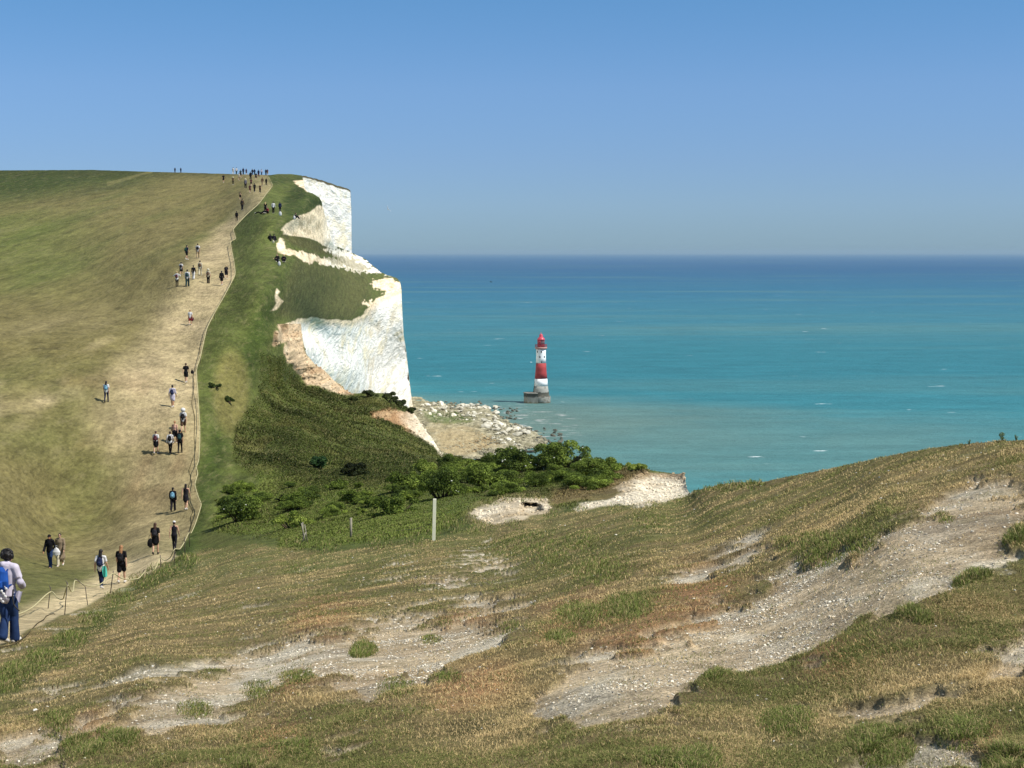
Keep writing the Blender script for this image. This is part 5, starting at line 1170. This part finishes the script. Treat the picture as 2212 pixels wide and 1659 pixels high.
CR = [((200,800),450,'tee','k','shorts','k','b','walkL','person in a loose black top with bare legs, leftmost of those just under the crest'),
 ((580,880),575,'tee','brown','leggings','k','bl','wave','person in a pale hat with a tan pack under the crest'),
 ((815,715),420,'tee','cream','shorts','tan','lb','walkR','person in cream clothes between two dark figures under the crest'),
 ((585,470),190,'shirt','w','trousers','w','k','walkR','person dressed all in white, leftmost against the sky'),
 ((715,452),195,'tee','w','trousers','dteal','k','walkL','person in a white top, second white figure against the sky'),
 ((880,600),290,'tee','dteal','shorts','dk','k','walkR','person in dark green just right of the second white figure'),
 ((985,452),210,'shirt','navy','trousers','dk','k','stand','tallest dark blue figure against the sky on the crest'),
 ((1105,480),240,'tee','purple','shorts','dk','b','walkL','person in purple on the crest, right of the tall blue figure'),
 ((1275,700),300,'shirt','k','trousers','k','k','walkR','tall black-clothed person crossing the crest line in the middle of the crowd'),
 ((1345,482),250,'shirt','k','trousers','navy','k','stand','person carrying a white bundle at the middle of the crest crowd'),
 ((1430,490),270,'jacket','navy','trousers','dteal','k','walkL','person in a navy jacket right of the white bundle on the crest'),
 ((1490,690),400,'tee','dk','shorts','dk','b','walkR','person in dark shorts with bare legs below the navy jacket on the crest'),
 ((1590,570),280,'shirt','navy','trousers','maroon','k','walkR','wide dark figure right of the centre of the crest crowd'),
 ((1710,492),300,'tee','lav','trousers','navy','b','stand','small person in a lilac top against the sky, right part of the crest'),
 ((1880,497),300,'shirt','k','trousers','k','k','stand','slim black-clothed person second from the right on the crest'),
 ((1945,500),325,'tee','maroon','shorts','tan','k','stand','person in maroon, rightmost on the crest'),
 ((1075,1035),650,'shirt','grey','trousers','k','bl','walkR','person in a grey shirt and pale hat below the crest crowd'),
 ((1295,930),735,'tee','maroon','shorts','k','k','walkL','person in dark red partly behind another below the crest'),
 ((1250,1200),880,'tee','maroon','shorts','brown','k','walkR','person in maroon shorts at the left of the trio below the crest'),
 ((1430,1170),820,'shirt','k','trousers','k','k','walkL','person in black with a small badge, middle of the trio below the crest'),
 ((1650,1200),870,'tee','brown','trousers','k','lb','walkR','person in brown and black, right of the trio below the crest'),
 ((1740,930),590,'shirt','brown','trousers','tan','b','walkL','person in brown jacket and tan trousers near the top of the rope'),
 ((1895,905),645,'shirt','k','trousers','k','k','walkR','person in black right beside the rope under the crest')]
for (fx, fy), tp, t_, tc_, l_, lc_, hr, ps, lb in CR:
    X, Y, T_ = 471.8+fx/18.33, 351.1+fy/18.33, 351.1+tp/18.33
    Yg = max(Y, float(tM(X))+1.0)
    person(X, Yg, T_, ps, lb, (t_, tc_), (l_, lc_), ('short_hair', hr), hat=('sun_hat', 'cream') if 'hat' in lb else None)
person(378, float(tM(378))+1, 364.7, 'stand', 'small dark figure on the far left skyline, left one of a pair', ('shirt', 'dk'), ('trousers', 'dk'))
person(390.6, float(tM(390))+1, 362.8, 'walkR', 'small dark figure on the far left skyline, right one of a pair', ('shirt', 'navy'), ('trousers', 'k'))
# visitors on the green strip
person(564, 462, 453, 'lie', 'person in black lying on the grass left of the standing ones', ('shirt', 'k'), ('trousers', 'k'), rot=95, fix=1)
person(573.5, 460.5, 436.5, 'stand', 'person with long pale hair standing beside the seated one in red', ('tee', 'k'), ('trousers', 'k'), ('long_hair', 'bl'))
person(578.5, 460.5, 447.5, 'sit', 'person in a dark red top sitting on the grass between two standing ones', ('shirt', 'red'), ('trousers', 'k'), rot=150, fix=1.05)
person(590.5, 460.8, 435.5, 'stand', 'person in a white shirt with folded arms standing on the green strip', ('shirt', 'w'), ('trousers', 'k'), ('short_hair', 'k'))
person(605, 458.5, 436, 'stand', 'person in navy standing at the right of the group on the green strip', ('shirt', 'navy'), ('trousers', 'k'), ('short_hair', 'k'))
handbag(605.2, 461, 221, 'white bag on the grass at the feet of the person in navy', 'w', .26)
person(637, 473, 461, 'sit', 'person in black sitting at the very edge above the pale gully', ('shirt', 'dk'), ('trousers', 'k'), rot=-60, fix=1.1)
handbag(635.5, 469.5, 232, 'white bag beside the person sitting at the gully edge', 'w', .22)
person(584, 520, 508, 'sit', 'person in black sitting on the grass, left one of the upper pair', ('jacket', 'k'), ('trousers', 'dk'), rot=20, fix=1.05)
person(591.5, 520.5, 508, 'sit', 'person in black sitting on the grass, right one of the upper pair', ('jacket', 'dk'), ('trousers', 'k'), rot=-10, fix=1.05)
handbag(590.4, 521.5, 196, 'pale bag lying behind the upper seated pair', 'cream', .16)
person(600, 565.5, 549.5, 'sit', 'person with dark hair sitting on the grass, left one of the lower pair', ('jacket', 'k'), ('trousers', 'k'), ('short_hair', 'b'), rot=165, fix=1.08)
person(613, 566, 551, 'sit', 'person with fair hair sitting on the grass, right one of the lower pair', ('jacket', 'k'), ('trousers', 'k'), ('short_hair', 'bl'), rot=190, fix=1.08)
handbag(590.5, 562.5, 184, 'tan bag on the grass left of the lower seated pair', 'tan', .24)
handbag(603, 569, 181, 'white bag in front of the lower seated pair', 'w', .22)

# ------------------------------------------------------------------ gulls
def gull(X, Y, d, span, label, col, tips, bank=0, dih=.5, yaw=0, s=1.0):
    t = empty('gull', W(X, Y, d)); tag(t, label, 'gull'); t.rotation_euler = (0, R(bank), R(yaw))
    P = Part().limb([(0, -.22, 0), (0, -.08, 0), (0, .10, 0), (0, .20, .03), (0, .27, .02)], [.02, .07, .075, .045, .012], 10, 3); put('body', P.mesh('body', .012, 3), plain(col, .7), t)
    put('tail', Part().add([(-.02, -.2, 0), (.02, -.2, 0), (.07, -.36, 0), (-.07, -.36, 0), (-.02, -.2, .015), (.02, -.2, .015), (.07, -.36, .01), (-.07, -.36, .01)], [(0, 1, 2, 3), (7, 6, 5, 4), (0, 4, 5, 1), (1, 5, 6, 2), (2, 6, 7, 3), (3, 7, 4, 0)]).mesh('tail'), plain(col, .7), t)
    for sd in (-1, 1):
        a = span*.5; z = dih
        L = [(.04*sd, .10, .03), (a*.45*sd, .16, z*a*.45), (a*sd, -.04, z*a*.75), (a*.45*sd, -.02, z*a*.45), (.04*sd, -.10, .03)]; n_ = len(L)
        V = L+[(x, y, zz+.02) for x, y, zz in L]; F = [tuple(range(n_))[::-1], tuple(n_+k for k in range(n_))]+[(k, (k+1) % n_, n_+(k+1) % n_, n_+k) for k in range(n_)]
        put('wing', Part().add(V, F).mesh('wing'), plain(tips, .7), t, False)
    t.scale = (s,)*3
gull(838, 452, 240, 1.25, 'white gull with raised wings flying right of the high cliff', (.8, .8, .8), (.72, .74, .78), 55, .55, 30, .95)
gull(1061, 609, 300, 1.2, 'dark gull gliding low over the open sea', (.05, .05, .05), (.04, .04, .045), 10, .15, 60, .85)
gull(1147.5, 782.5, 500, 1.3, 'white gull gliding just left of the lighthouse tower', (.85, .85, .85), (.85, .85, .85), 0, .04, 85, 1.3)
# ------------------------------------------------------------------ sea haze
hz_ = bpy.data.materials.new('haze_air'); hz_.use_nodes = True; t_ = hz_.node_tree
for n_ in list(t_.nodes):
    if n_.type == 'BSDF_PRINCIPLED': t_.nodes.remove(n_)
pv = t_.nodes.new('ShaderNodeVolumePrincipled'); pv.inputs['Color'].default_value = (.40, .56, .68, 1); pv.inputs['Density'].default_value = 2.6e-5; pv.inputs['Anisotropy'].default_value = 0
t_.links.new(pv.outputs[0], [x for x in t_.nodes if x.type == 'OUTPUT_MATERIAL'][0].inputs['Volume'])
bx = Part().box((0, 57500, 78.5), (61000, 62500, 86)); o = link('haze', bx.mesh('haze'), hz_, smooth=False); tag(o, kind='stuff')
